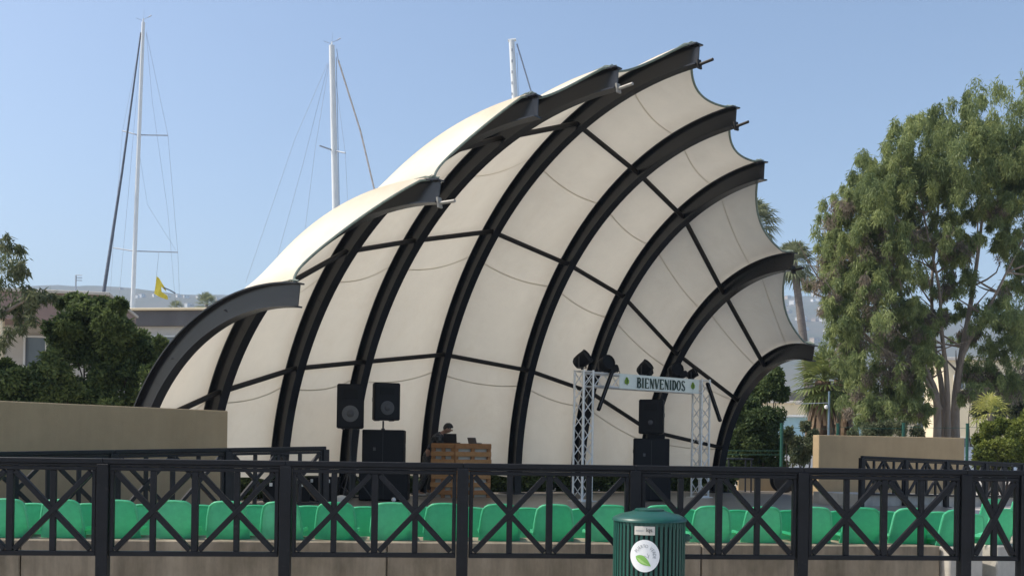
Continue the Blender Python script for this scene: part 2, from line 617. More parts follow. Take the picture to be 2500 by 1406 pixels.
shell = thing('bandshell', 'open bandshell of curved black ribs and cream canvas over the stage', 'bandshell', SHL(0, 2, WF))
shell_inv = Vector(shell.location)


def local(pts, origin):
    return [Vector(p) - origin for p in pts]


def finish(mb, name, material, parent, smooth=False, origin=shell_inv):
    mb.v = [tuple(Vector(p) - origin) for p in mb.v]
    return mb.build(name, material, parent, smooth)


NSEG = 44
for k in range(9):
    rc, wc, Ro, rt = RIB[k]
    p0, p1 = rib_range(k)
    h = BF / 2
    t = TW / 2
    prof = [(-h, Ro), (h, Ro), (h, Ro - TF), (t, Ro - TF), (t, Ro - RDEP + TF), (h, Ro - RDEP + TF), (h, Ro - RDEP), (-h, Ro - RDEP),
            (-h, Ro - RDEP + TF), (-t, Ro - RDEP + TF), (-t, Ro - TF), (-h, Ro - TF)]
    mb = MB()
    vs = []
    for i in range(NSEG + 1):
        ph = p0 + (p1 - p0) * i / NSEG
        for (o_, r_) in prof:
            vs.append(rib_pt(k, ph, r_, o_))
    m = len(prof)
    fs = [(i * m + j, i * m + (j + 1) % m, (i + 1) * m + (j + 1) % m, (i + 1) * m + j) for i in range(NSEG) for j in range(m)]
    for b_ in (0, NSEG * m):
        fs += [(b_, b_ + 1, b_ + 2, b_ + 11), (b_ + 3, b_ + 4, b_ + 9, b_ + 10), (b_ + 5, b_ + 6, b_ + 7, b_ + 8)]
    mb.add(vs, fs)
    rib = finish(mb, 'rib', M['rib'], shell, True)
    # splice weld on the web
    for ph in (p0 + (p1 - p0) * 0.40,):
        q = MB()
        q.add([rib_pt(k, ph + d / Ro, r_, o_) for d in (-.005, .005) for (r_, o_) in ((Ro - TF, -t - .006), (Ro - TF, -t), (Ro - RDEP + TF, -t), (Ro - RDEP + TF, -t - .006))],
              [(0, 1, 2, 3), (7, 6, 5, 4), (0, 4, 5, 1), (1, 5, 6, 2), (2, 6, 7, 3), (3, 7, 4, 0)])
        finish(q, 'splice_weld', M['rib'], rib)
    # foot plate
    fp = rib_pt(k, p0, Ro - RDEP / 2)
    q = MB().box((fp.x, fp.y, STAGE_Z + 0.012), (0.55, 0.55, 0.024), rz3(-SH_YAW - TH[k]))
    finish(q, 'base_plate', M['rib'], rib)
    # pipe bracket at the tip
    if k in (1, 3, 4, 5, 7):
        a = rib_pt(k, p1, Ro - RDEP + 0.03)
        fwd = (rib_pt(k, p1 + 0.05, Ro - RDEP) - rib_pt(k, p1, Ro - RDEP)).normalized()
        q = MB().bar(a + Vector((0, 0, 0.06)), a + Vector((0, 0, -0.10)) + fwd * 0.03, 0.10, 0.03)
        q.tube([a + Vector((0, 0, -0.03)), a + fwd * 0.29 + Vector((0.03, 0, 0.015))], 0.028, 8)
        finish(q, 'tip_bracket', M['bracket'] if k in (1, 3) else M['tube'], rib)

PUR = [R(22.7), R(46), R(70)]
for lvl, ph in enumerate(PUR):
    for k in range(8):
        pa = rib_pt(k, ph, RIB[k][2] - 0.20, TW / 2)
        pb = rib_pt(k + 1, ph, RIB[k + 1][2] - 0.20, -TW / 2)
        finish(MB().tube([pa, pb], 0.052, 10), 'purlin', M['tube'], shell, True)


def edge_phi(k, t):
    """front edge of canopy panel k (between rib k and k+1): scalloped back from the tips"""
    a = rib_range(k)[1] - 0.12 / RIB[k][2]
    b = rib_range(k + 1)[1] - 0.12 / RIB[k + 1][2]
    Rm = RIB[k][2] * (1 - t) + RIB[k + 1][2] * t
    s = 4 * t * (1 - t)
    chord = (rib_pt(k, a, RIB[k][2]) - rib_pt(k + 1, b, RIB[k + 1][2])).length
    return a * (1 - t) + b * t - (0.235 * chord ** 1.12 / Rm) * s ** 0.9


def canopy_pt(k, ph, t, lift=0.0):
    """t 0..1 across the bay; the outer 3% at each side lies flat over the rib's outer flange"""
    e_ = 0.03
    ra, rb = RIB[k][2] + 0.012 + lift, RIB[k + 1][2] + 0.012 + lift
    hh = BF / 2 * 1.06
    if t <= e_:
        return rib_pt(k, ph, ra, hh * t / e_)
    if t >= 1 - e_:
        return rib_pt(k + 1, ph, rb, -hh * (1 - t) / e_)
    tt = (t - e_) / (1 - 2 * e_)
    p = rib_pt(k, ph, ra, hh).lerp(rib_pt(k + 1, ph, rb, -hh), tt)
    c0 = rib_pt(k, 0, 0).lerp(rib_pt(k + 1, 0, 0), tt)
    return p - (p - c0).normalized() * (0.10 * math.sin(math.pi * tt))


NU, NV = 18, 54
TS = [0.0] + [0.03 + 0.94 * i / (NU - 2) for i in range(NU - 1)] + [1.0]
for k in range(8):
    vs, edge = [], []
    for j in range(NV + 1):
        for i in range(NU + 1):
            t = TS[i]
            rc_, wc_, Ro_, _ = RIB[k]
            low_w = WF + 0.40 + 0.10 * (4 * t * (1 - t))
            wc_m = RIB[k][1] * (1 - t) + RIB[k + 1][1] * t
            R_m = RIB[k][2] * (1 - t) + RIB[k + 1][2] * t
            lo = math.asin(max(-.3, min(.9, (low_w - wc_m) / R_m)))
            hi = edge_phi(k, t)
            ph = lo + (hi - lo) * j / NV
            vs.append(canopy_pt(k, ph, t))
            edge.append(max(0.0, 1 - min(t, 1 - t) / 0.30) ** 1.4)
    fs = [(j * (NU + 1) + i, j * (NU + 1) + i + 1, (j + 1) * (NU + 1) + i + 1, (j + 1) * (NU + 1) + i) for j in range(NV) for i in range(NU)]
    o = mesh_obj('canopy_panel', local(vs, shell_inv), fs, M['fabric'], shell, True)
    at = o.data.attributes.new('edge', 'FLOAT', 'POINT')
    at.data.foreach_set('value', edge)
    # sewn seams across the panel, lying on its inner side
    for q_ in (0.205, 0.43, 0.64, 0.865):
        sv_, sf_ = [], []
        for i in range(NU + 1):
            t = TS[i]
            base = q_ * edge_phi(k, 0.0) * (1 - t) + q_ * edge_phi(k, 1.0) * t - 0.012 * 4 * t * (1 - t)
            Rm = RIB[k][2] * (1 - t) + RIB[k + 1][2] * t
            for d_ in (-0.013, 0.013):
                sv_.append(canopy_pt(k, base + d_ / Rm, t, -0.008))
        sf_ = [(2 * i, 2 * i + 1, 2 * i + 3, 2 * i + 2) for i in range(NU)]
        mesh_obj('seam', local(sv_, shell_inv), sf_, M['seam'], o, True)
    # cable sleeve along the scalloped front edge, lashed to the rib tips
    pts = [canopy_pt(k, edge_phi(k, i / 20), i / 20) for i in range(21)]
    finish(MB().tube(pts, 0.022, 6), 'edge_cable', M['cable'], o, True)
    for tt in (0.015, 0.985):
        kk = k if tt < .5 else k + 1
        tip = rib_pt(kk, rib_range(kk)[1] - 0.01, RIB[kk][2] + 0.02)
        mb = MB()
        for z in range(5):
            a = canopy_pt(k, edge_phi(k, tt) - 0.016 * z, tt) + Vector((0, 0, .012))
            b = tip + Vector((random.uniform(-.03, .03), 0, 0.004 * z))
            md = (a + b) / 2 + Vector((random.uniform(-.03, .03), 0, random.uniform(0.015, .045)))
            mb.tube([a, md, b], 0.008, 5)
        finish(mb, 'lashing_rope', M['cable'], o, True)

# ------------------------------------------------------------------ fences
FH0, FH1 = 0.27, 1.11


def fence(name, label, P0, P1, bays, post_first=True, post_last=True, ztop=None, gz=0.0, single=False, group='black metal fences'):
    """P0,P1: plan ends (x,y); ztop: (z of top rail at P0, at P1)"""
    P0, P1 = Vector((P0[0], P0[1], 0)), Vector((P1[0], P1[1], 0))
    z0, z1 = ztop if ztop else (FH1, FH1)
    root = thing(name, label, 'fence', P0, 0, group)
    d = P1 - P0
    L = d.length
    d.normalize()
    nrm = Vector((-d.y, d.x, 0))

    def at(s, zrel):
        """s metres along, zrel below the top rail"""
        return d * s + Vector((0, 0, z0 + (z1 - z0) * s / L - zrel))

    H = FH1 - FH0
    bl = L / bays
    pw = 0.10
    up = Vector((0, 0, 1))

    def obar(a, b, w, dd, nm, par, off=0.0, ch=0.004):
        return MB().bar(a + nrm * off, b + nrm * off, w, dd, up=nrm.cross((b - a).normalized()) if abs((b - a).normalized().z) > .9 else up, ch=ch).build(nm, M['fence'], par)

    for i in range(bays + 1):
        if (i == 0 and not post_first) or (i == bays and not post_last):
            continue
        p = at(i * bl, 0.045)
        q = MB()
        ztop_ = p.z
        q.box((p.x, p.y, (ztop_ + gz) / 2), (pw, pw, ztop_ - gz), rz3(math.atan2(d.y, d.x)), 0.006)
        q.box((p.x, p.y, gz + 0.006), (pw * 1.7, pw * 1.7, 0.012), rz3(math.atan2(d.y, d.x)))
        q.build('post', M['fence'], root)
    for i in range(bays):
        s0, s1 = i * bl, (i + 1) * bl
        # handrail: a deep cap with a thin second rail beneath it
        obar(at(s0 + .001, 0.0225), at(s1 - .001, 0.0225), 0.085, 0.045, 'top_rail', root)
        obar(at(s0 + pw / 2, 0.057), at(s1 - pw / 2, 0.057), 0.05, 0.022, 'rail_strip', root)
        a0, a1 = s0 + pw / 2 + 0.008, s1 - pw / 2 - 0.008
        fw = 0.034
        t_, b_ = 0.070, H
        q = MB()
        q.bar(at(a0, t_ + fw / 2), at(a1, t_ + fw / 2), 0.05, fw, ch=.004)
        q.bar(at(a0, b_ - 0.021), at(a1, b_ - 0.021), 0.05, 0.042, ch=.004)
        for s in (a0 + fw / 2, a1 - fw / 2):
            q.bar(at(s, t_ + fw), at(s, b_ - 0.042), 0.05, fw, up=d, ch=.004)
        fr = q.build('panel_frame', M['fence'], root)
        ti, bi = t_ + fw, b_ - 0.042
        x0, x1 = a0 + fw, a1 - fw
        mid = (x0 + x1) / 2
        vw = 0.058
        if not single:
            MB().bar(at(mid, ti), at(mid, bi), 0.046, vw, up=d, ch=.004).build('baluster', M['fence'], fr)
        for (l, r) in (((x0, x1),) if single else ((x0, mid - vw / 2), (mid + vw / 2, x1))):
            cx = (l + r) / 2
            MB().bar(at(cx, ti), at(cx, bi), 0.040, 0.05, up=d, ch=.004).build('baluster', M['fence'], fr)
            for sgn in (1, -1):
                e0 = at(l + .012, ti + .012) if sgn > 0 else at(l + .012, bi - .012)
                e1 = at(r - .012, bi - .012) if sgn > 0 else at(r - .012, ti + .012)
                MB().bar(e0 + nrm * .003 * sgn, e1 + nrm * .003 * sgn, 0.052, 0.046, up=nrm.cross((e1 - e0).normalized()), ch=.004).build('brace', M['fence'], fr)
    return root


al = R(4.8)
FD = Vector((math.cos(al), math.sin(al), 0))
f0 = Vector((-3.52, 8.8435, 0)) - FD * 1.55
f1 = Vector((-3.52, 8.8435, 0)) + FD * 1.55 * 5
fence('metal_fence', 'long black metal fence with crossed braces in front of the green seats', f0, f1, 6, gz=GZ)
fence('metal_fence', 'narrow single-cross black fence panel near the right edge', f1, f1 + FD * 0.575, 1, post_first=False, gz=GZ, single=True)
fence('metal_fence', 'black ramp fence in front of the long tan wall on the left', (-7.2, 10.55), (-2.74, 15.0), 4, ztop=(1.07, 1.215))
fence('metal_fence', 'black ramp fence in front of the short tan wall on the right', (7.52, 22.0), (13.5, 25.35), 5, ztop=(1.155, 0.99))

# ramps carrying the side fences
def ramp(pts, zs, z0, name, m):
    nn = len(pts)
    mb = MB().add([(x, y, z) for (x, y), z in zip(pts, zs)] + [(x, y, z0) for x, y in pts], [tuple(range(nn))] + [(i, (i + 1) % nn, nn + (i + 1) % nn, nn + i) for i in range(nn)])
    return tag(mb.build(name, m), kind='structure')


ramp([(-7.3, 10.62), (-2.68, 15.15), (-3.6, 16.1), (-8.2, 11.5)], (0.14, 0.28, 0.28, 0.14), -0.05, 'ramp', M['concrete'])
ramp([(7.45, 22.02), (13.55, 25.44), (12.8, 26.8), (6.9, 23.4)], (0.32, 0.14, 0.14, 0.32), -0.05, 'ramp', M['pale_concrete'])

# ------------------------------------------------------------------ tan wing walls
def wall(name, label, a, b, z, th, m, cap=0.0):
    a, b = Vector((*a, 0)), Vector((*b, 0))
    root = thing(name, label, 'wall', (a + b) / 2)
    d = (b - a)
    L = d.length
    an = math.atan2(d.y, d.x)
    MB().box((0, 0, z / 2 - .03), (L, th, z + .06), rz3(an), 0.012).build('wall_body', m, root)
    return root


a = PX(-260, 968, 12.4)
b = PX(546, 1003, 16.5)
wall('tan_wall', 'long low tan stucco wall on the left beside the shell', (a.x, a.y), (b.x, b.y), 1.755, 0.22, M['tan'])
a = PX(1992, 1062, 28.2)
b = PX(2346, 1070, 29.6)
wall('tan_wall', 'short tan stucco wall below the big eucalyptus on the right', (a.x, a.y), (b.x, b.y), 1.67, 0.3, M['tan'])
a = PX(1800, 1165, 29.6)
b = PX(1985, 1165, 29.6)
wall('tan_wall', 'knee-high tan wall just right of the shell foot', (a.x, a.y), (b.x, b.y), 0.50, 0.25, M['tan'])

# ------------------------------------------------------------------ seating: plinths and seats
SD = Vector((math.cos(R(4.7)), math.sin(R(4.7)), 0))
SN = Vector((-SD.y, SD.x, 0))
S0 = Vector((-4.4114, 10.0242, 0))
tiers = []
root = thing('seat_plinth', 'long grey concrete plinth under the near row of seats', 'plinth', S0)
x_prev = -2.6
joints = [-2.6, -0.30, 3.19, 6.35, 8.86]
for j in range(4):
    q = MB().box(SD * ((joints[j] + joints[j + 1]) / 2) + SN * 0.12 + Vector((0, 0, 0.04)), (joints[j + 1] - joints[j] - 0.014, 0.62, 0.52), rz3(R(4.7)), 0.008)
    q.build('concrete_block', M['concrete'], root)
MB().box(SD * 3.13 + SN * 0.13 + Vector((0, 0, 0.03)), (11.4, 0.52, 0.47), rz3(R(4.7))).build('core', M['concrete'], root)
root = thing('seat_plinth', 'lower concrete plinth under the far row of seats', 'plinth', S0 + SN * 0.9)
MB().box(SD * 3.3 + SN * 0.13 + Vector((0, 0, 0.10)), (12.2, 0.6, 0.21), rz3(R(4.7)), 0.008).build('concrete_block', M['concrete'], root)


def build_seat():
    """one-piece plastic shell: curved back, pan with a raised rim, and a bracket"""
    root = thing('stadium_seat', 'x', 'seat')
    th = 0.012
    # backrest: y=0 plane is the back, faces -y (towards the camera); leans towards -y at the top
    def back_surface(u, v):
        # u -1..1 across, v 0..1 up
        wd = 0.214 - 0.034 * v - 0.010 * max(0, (v - 0.62) / 0.38) ** 2
        h = 0.352
        x = u * wd
        top = 0.020 * (1 - u * u) - 0.20 * max(0, abs(u) - 0.70) ** 1.6
        z = v * (h + top)
        y = -0.055 * v - 0.012 * math.sin(v * 3.0) + 0.05 * (abs(u) ** 2.8) * (0.55 + 0.45 * (1 - v))
        return Vector((x, y, z))
    nu, nv = 14, 10
    vs = []
    for j in range(nv + 1):
        for i in range(nu + 1):
            vs.append(back_surface(-1 + 2 * i / nu, j / nv))
    m_ = (nu + 1) * (nv + 1)
    vs2 = [v + Vector((0, th, 0)) for v in vs]
    fs = []
    for j in range(nv):
        for i in range(nu):
            a_ = j * (nu + 1) + i
            fs.append((a_, a_ + 1, a_ + nu + 2, a_ + nu + 1))
            fs.append((m_ + a_, m_ + a_ + nu + 1, m_ + a_ + nu + 2, m_ + a_ + 1))
    ring = [i for i in range(nu + 1)] + [(j + 1) * (nu + 1) - 1 for j in range(1, nv + 1)] + [nv * (nu + 1) + i for i in range(nu - 1, -1, -1)] + [j * (nu + 1) for j in range(nv - 1, 0, -1)]
    for q in range(len(ring)):
        a_, b_ = ring[q], ring[(q + 1) % len(ring)]
        fs.append((a_, m_ + a_, m_ + b_, b_))
    MB().add(vs + vs2, fs).build('backrest', M['seat'], root, True)
    # rim bead along the top edge
    pts = [back_surface(-1, v / 8 * 1.0) + Vector((0, 0.006, 0)) for v in range(2, 9)] + [back_surface(-1 + 2 * i / nu, 1) + Vector((0, 0.006, 0.0)) for i in range(1, nu)] + [back_surface(1, v / 8) + Vector((0, 0.006, 0)) for v in range(8, 1, -1)]
    MB().tube(pts, 0.0140, 7).build('rim', M['seat'], root, True)
    # pan
    vs = []
    nu, nv = 10, 8
    for j in range(nv + 1):
        for i in range(nu + 1):
            u, v = -1 + 2 * i / nu, j / nv
            wd = 0.205 - 0.02 * max(0, v - .7)
            z = 0.085 - 0.03 * (1 - u * u) * math.sin(min(1, v * 1.1) * math.pi) - 0.05 * max(0, v - 0.8) * 2 + 0.02 * abs(u) ** 3
            vs.append(Vector((u * wd, 0.02 + v * 0.40, z)))
    m_ = len(vs)
    vs2 = [v - Vector((0, 0, 0.03)) for v in vs]
    fs = []
    for j in range(nv):
        for i in range(nu):
            a_ = j * (nu + 1) + i
            fs.append((a_, a_ + 1, a_ + nu + 2, a_ + nu + 1))
            fs.append((m_ + a_, m_ + a_ + nu + 1, m_ + a_ + nu + 2, m_ + a_ + 1))
    ring = [i for i in range(nu + 1)] + [(j + 1) * (nu + 1) - 1 for j in range(1, nv + 1)] + [nv * (nu + 1) + i for i in range(nu - 1, -1, -1)] + [j * (nu + 1) for j in range(nv - 1, 0, -1)]
    for q in range(len(ring)):
        a_, b_ = ring[q], ring[(q + 1) % len(ring)]
        fs.append((a_, m_ + a_, m_ + b_, b_))
    MB().add(vs + vs2, fs).build('seat_pan', M['seat'], root, True)
    q = MB().box((0, 0.16, 0.025), (0.30, 0.22, 0.05), None, 0.01)
    q.build('mounting_foot', M['seat'], root)
    return root


seat_px = [-118, 15, 151, 287, 424, 556, 687, 820, 955, 1085, 1220, 1352, 1487, 1615, 1737, 1861, 1985, 2103, 2221]
proto = build_seat()
used = False


def put_seat(loc, rz, label, grp):
    global used
    o = proto if not used else copy_tree(proto)
    used = True
    o.location = loc
    o.rotation_euler = (R(random.uniform(-2.0, 2.0)), 0, rz + R(random.uniform(-3, 3)))
    o['label'] = label
    o['group'] = grp
    return o


def on_row(px, off):
    """plan point on the row line seen at column px"""
    base = S0 + SN * off
    k = ((px - 1250) / FPX + 0.0011)
    # base + SD*s with x = k*y
    s = (k * base.y - base.x) / (SD.x - k * SD.y)
    return base + SD * s


for i, px in enumerate(seat_px):
    p = on_row(px, 0.0)
    put_seat((p.x, p.y, 0.302), R(4.7), 'green plastic seat in the near row, %s from the left' % ORD[i], 'near row of green seats')
far_px = [(seat_px[i] + seat_px[i + 1]) / 2 + random.uniform(-5, 5) for i in range(len(seat_px) - 1)] + [2288]
for i, px in enumerate(far_px):
    p = on_row(px, 0.92)
    put_seat((p.x, p.y, 0.207), R(4.7), 'green plastic seat in the far row, %s from the left' % ORD[i], 'far row of green seats')

# right-hand block of the seating: seats turned with the curve on separate pale pedestals
peds = [(2300, 10.75, 20, 'first'), (2408, 11.0, 24, 'second'), (2515, 11.35, 28, 'third')]
for px, Y, an, od in peds:
    p = PX(px, 1330, Y)
    root = thing('seat_pedestal', 'pale concrete seat pedestal at the right end, %s from the aisle' % od, 'pedestal', (p.x + .1, p.y, 0), R(an), 'pale seat pedestals')
    MB().box((0, 0, 0.045), (0.44, 0.42, 0.50), None, 0.012).build('concrete_block', M['pale_concrete'], root)
    put_seat((p.x + .1, p.y - .10, 0.297), R(an), 'green plastic seat on the %s pale pedestal from the aisle' % od, 'seats of the right-hand block')
for j, (px, Y, an, z) in enumerate(((2420, 13.2, 22, 0.30), (2490, 13.6, 25, 0.30), (2310, 12.6, 18, 0.12), (2370, 12.9, 20, 0.12))):
    p = PX(px, 1290, Y)
    root = thing('seat_pedestal', 'pale seat pedestal in the second rank at the right end, %s one' % ORD[j], 'pedestal', (p.x, p.y, 0), R(an), 'second rank of pale seat pedestals')
    MB().box((0, 0.12, z / 2 - .01), (0.44, 0.42, z), None, 0.012).build('concrete_block', M['pale_concrete'], root)
    put_seat((p.x, p.y, z - .005), R(an), 'green plastic seat in the second rank at the right end, %s one' % ORD[j], 'seats of the right-hand block')

# ------------------------------------------------------------------ loudspeakers
def loudspeaker(label, loc, size, rz, tilt=0.0, cone_z=0.32, cone_r=0.15, base_z=None, horn=True, cone_m='cone'):
    root = thing('loudspeaker', label, 'loudspeaker', loc, rz, 'loudspeakers on the stage')
    w, d, h = size
    cab = MB()
    # trapezoid cabinet: narrower at the back
    fr, bk = w / 2, w / 2 * 0.72
    vs = [(-fr, -d / 2, 0), (fr, -d / 2, 0), (bk, d / 2, 0), (-bk, d / 2, 0)]
    vs = vs + [(x, y, h) for x, y, _ in vs]
    bm = bmesh.new()
    bv = [bm.verts.new(v) for v in vs]
    for f_ in ((3, 2, 1, 0), (4, 5, 6, 7), (0, 1, 5, 4), (1, 2, 6, 5), (2, 3, 7, 6), (3, 0, 4, 7)):
        bm.faces.new([bv[i] for i in f_])
    bmesh.ops.bevel(bm, geom=list(bm.edges), offset=0.018, segments=2, affect='EDGES')
    bm.verts.index_update()
    cab.add([v.co.copy() for v in bm.verts], [tuple(v.index for v in f.verts) for f in bm.faces])
    bm.free()
    body = cab.build('cabinet', M['black'], root)
    MB().box((0, -d / 2 - .006, h * .5), (w * .9, .012, h * .92), None, .004).build('grille', M['grille'], root)
    y = -d / 2 - .014
    ring = MB()
    prof = [(cone_r, 0), (cone_r, .006), (cone_r * .9, .010), (cone_r * .45, .002), (cone_r * .42, .002)]
    ring.lathe([(r_, z_) for r_, z_ in prof], n=28)
    ring.v = [(x, y - z, cone_z + yy) for x, yy, z in ring.v]
    ring.build('driver_cone', M[cone_m], root, True)
    dc = MB().lathe([(cone_r * .44, 0.002), (cone_r * .36, .014), (cone_r * .2, .022), (0.001, .025)], n=20)
    dc.v = [(x, y - z, cone_z + yy) for x, yy, z in dc.v]
    dc.build('dust_cap', M['cone_c'], root, True)
    if horn:
        hb = MB().box((0, y, h * .78), (w * .55, .012, h * .2), None, .004)
        hb.build('horn', M['black'], root)
    for sx in (-1, 1):
        MB().box((sx * w * .28, 0.0, -0.006), (0.05, d * .6, 0.02), None, .004).build('foot', M['steel'], root)
    for sx in (-1, 1):
        MB().box((sx * (fr + bk) / 2 * 1.0, 0.0, h * .55), (0.012, d * .35, 0.09), None, .003).build('handle', M['steel'], root)
    return root


def subwoofer(label, loc, size, rz):
    root = thing('subwoofer', label, 'subwoofer', loc, rz, 'black subwoofers')
    w, d, h = size
    MB().box((0, 0, h / 2), (w, d, h), None, .018).build('cabinet', M['black'], root)
    MB().box((0, -d / 2 - .006, h * .5), (w * .93, .012, h * .93), None, .004).build('grille', M['grille'], root)
    MB().box((0, -d / 2 - .016, h * .5), (.008, .008, h * .9)).build('grille_seam', M['steel'], root)
    MB().box((-w * .2, -d / 2 - .016, h * .5), (.055, .008, .07), None, .003).build('badge', M['cone_c'], root)
    for sx in (-1, 1):
        MB().box((sx * (w / 2 + .004), 0, h * .6), (.012, .2, .08), None, .003).build('handle', M['steel'], root)
        MB().box((sx * w * .35, 0, -.004), (.06, d * .7, .012)).build('foot', M['rubber'], root)
    return root


def px_w(n, Y):
    return n * Y / FPX


Y = 21.0
p = PX(856, 1046, Y)
loudspeaker('black loudspeaker on a tripod with a big pale round driver', (p.x, p.y, p.z), (px_w(66, Y), 0.42, px_w(108, Y)), R(6), cone_z=px_w(36, Y), cone_r=px_w(20, Y), cone_m='cone')
root = thing('speaker_stand', 'black tripod stand under the left loudspeaker', 'stand', (p.x, p.y, STAGE_Z))
top = p.z - STAGE_Z
MB().tube([(0, 0, 0.12), (0, 0, top * .62)], 0.022, 10).build('lower_pole', M['steel'], root, True)
MB().tube([(0, 0, top * .5), (0, 0, top - 0.005)], 0.017, 10).build('upper_pole', M['steel'], root, True)
MB().tube([(0, 0, top * .46), (0, 0, top * .54)], 0.032, 10).build('collar', M['steel'], root, True)
for an in (20, 140, 260):
    dx, dy = math.cos(R(an)) * .5, math.sin(R(an)) * .5
    lg = MB().tube([(dx * .05, dy * .05, top * .44), (dx, dy, 0.02)], 0.014, 8).build('leg', M['steel'], root, True)
    MB().tube([(dx, dy, 0.0), (dx, dy, 0.035)], 0.022, 8).build('rubber_foot', M['rubber'], lg)
    MB().tube([(0, 0, 0.16), (dx * .55, dy * .55, top * .44 * .45 + .01)], 0.010, 6).build('strut', M['steel'], root)

Y = 21.7
p = PX(938, 1221, Y)
w2 = px_w(118, Y)
subwoofer('wide black subwoofer on the floor, bottom of the left stack', (p.x, p.y + .05, STAGE_Z + .012), (w2, 0.7, 0.66), R(2))
p2 = PX(937, 1120, Y)
subwoofer('black subwoofer on top of the left stack under the angled loudspeaker', (p2.x, p.y + .05, STAGE_Z + .685), (px_w(100, Y), 0.68, PX(937, 1049, Y).z - STAGE_Z - .685), R(2))
p = PX(938, 1026, Y)
loudspeaker('black loudspeaker on a short pole above the left subwoofers, turned to the right', (p.x, p.y, p.z), (px_w(66, Y), 0.42, px_w(91, Y)), R(24), cone_z=px_w(30, Y), cone_r=px_w(17, Y), cone_m='cone_c')
root = thing('speaker_pole', 'short black pole between left subwoofer and its loudspeaker', 'pole', (p.x - .02, p.y, PX(937, 1049, Y).z))
MB().tube([(0, 0, 0), (0, 0, p.z - PX(937, 1049, Y).z - .01)], 0.02, 10).build('tube', M['steel'], root, True)
MB().tube([(0, 0, 0), (0, 0, 0.03)], 0.04, 10).build('socket', M['steel'], root, True)

Y = 23.2
p = PX(1588, 1205, Y)
subwoofer('black subwoofer on the floor, bottom of the right stack', (p.x, p.y, STAGE_Z + .012), (px_w(94, Y), .66, .64), R(-6))
zt = PX(1588, 1070, Y).z
subwoofer('black subwoofer on top of the right stack behind the truss arch', (p.x, p.y, STAGE_Z + .665), (px_w(86, Y), .64, zt - STAGE_Z - .665), R(-6))
root = thing('speaker_riser', 'small black box between right subwoofer and loudspeaker', 'box', (p.x + .09, p.y, zt))
MB().box((0, 0, 0.045), (px_w(42, Y), .35, .09), None, .008).build('box_body', M['black'], root)
MB().box((-.45, -.1, -.03), (.07, .07, .06), None, .012).build('clamp', M['steel'], root)
p = PX(1594, 1058, Y)
loudspeaker('black loudspeaker topping the right stack behind the truss arch', (p.x, p.y, zt + .10), (px_w(62, Y), 0.4, px_w(84, Y)), R(-24), cone_z=px_w(28, Y), cone_r=px_w(14, Y), cone_m='grille')

# ------------------------------------------------------------------ truss arch with banner and lamps
Y = 22.5
tl = PX(1421, 1220, Y)
tr_ = PX(1708, 1216, Y + 2.5)
TL, TR = Vector((tl.x, tl.y, 0)), Vector((tr_.x, tr_.y, 0))
td = (TR - TL)
tlen = td.length
td.normalize()
tang = math.atan2(td.y, td.x)
arch = thing('truss_arch', 'silver lattice truss arch with a welcome banner on the stage', 'truss', (TL.x, TL.y, STAGE_Z))
zl = PX(1421, 903, Y).z - STAGE_Z
zr = PX(1708, 926, Y + 2.5).z - STAGE_Z
ztr = (zl + zr) / 2
print('truss heights', zl, zr)
hw = 0.145
rt_ = tang


def tower(c, H, name):
    ch = []
    root = MB()
    cor = [Vector((sx * hw, sy * hw, 0)) for sx, sy in ((-1, -1), (1, -1), (1, 1), (-1, 1))]
    cor = [rz3(rt_ - tang) @ q + c for q in cor]
    for q in cor:
        root.tube([q, q + Vector((0, 0, H))], 0.0245, 8)
    o = root.build('tower_chords', M['alu'], arch, True)
    for s in range(4):
        a, b = cor[s], cor[(s + 1) % 4]
        nn = int(H / 0.30)
        lat = MB()
        for i in range(nn):
            z0_, z1_ = .06 + (H - .1) * i / nn, .06 + (H - .1) * (i + 1) / nn
            u, v = (a, b) if i % 2 == 0 else (b, a)
            lat.tube([u + Vector((0, 0, z0_)), v + Vector((0, 0, z1_))], 0.0105, 6)
        lat.tube([a + Vector((0, 0, .03)), b + Vector((0, 0, .03))], .014, 6)
        lat.tube([a + Vector((0, 0, H - .03)), b + Vector((0, 0, H - .03))], .014, 6)
        lat.build('lattice', M['alu'], o)
    q = MB().box(c + Vector((0, 0, 0.008)), (.46, .46, .016), rz3(rt_ - tang), .003)
    q.build('base_plate', M['alu'], o)
    return o


arch.rotation_euler = (0, 0, tang)
HT = ztr
tower(Vector((0, 0, 0)), HT, 'a')
tower(Vector((tlen, 0, 0)), HT, 'b')
bm_ = MB()
zb = HT - .20
rows = [(-hw, zb - hw), (-hw, zb + hw), (hw, zb - hw), (hw, zb + hw)]
for (y_, z_) in rows:
    bm_.tube([(hw * 1.2, y_, z_), (tlen - hw * 1.2, y_, z_)], 0.0245, 8)
beam = bm_.build('beam_chords', M['alu'], arch, True)
lat = MB()
nn = int(tlen / .3)
for i in range(nn):
    xa, xb = .17 + (tlen - .34) * i / nn, .17 + (tlen - .34) * (i + 1) / nn
    for (ra, rb) in ((0, 1), (2, 3), (1, 3), (0, 2)):
        u, v = (rows[ra], rows[rb]) if i % 2 == 0 else (rows[rb], rows[ra])
        lat.tube([(xa, *u), (xb, *v)], .0105, 6)
lat.build('lattice', M['alu'], beam)

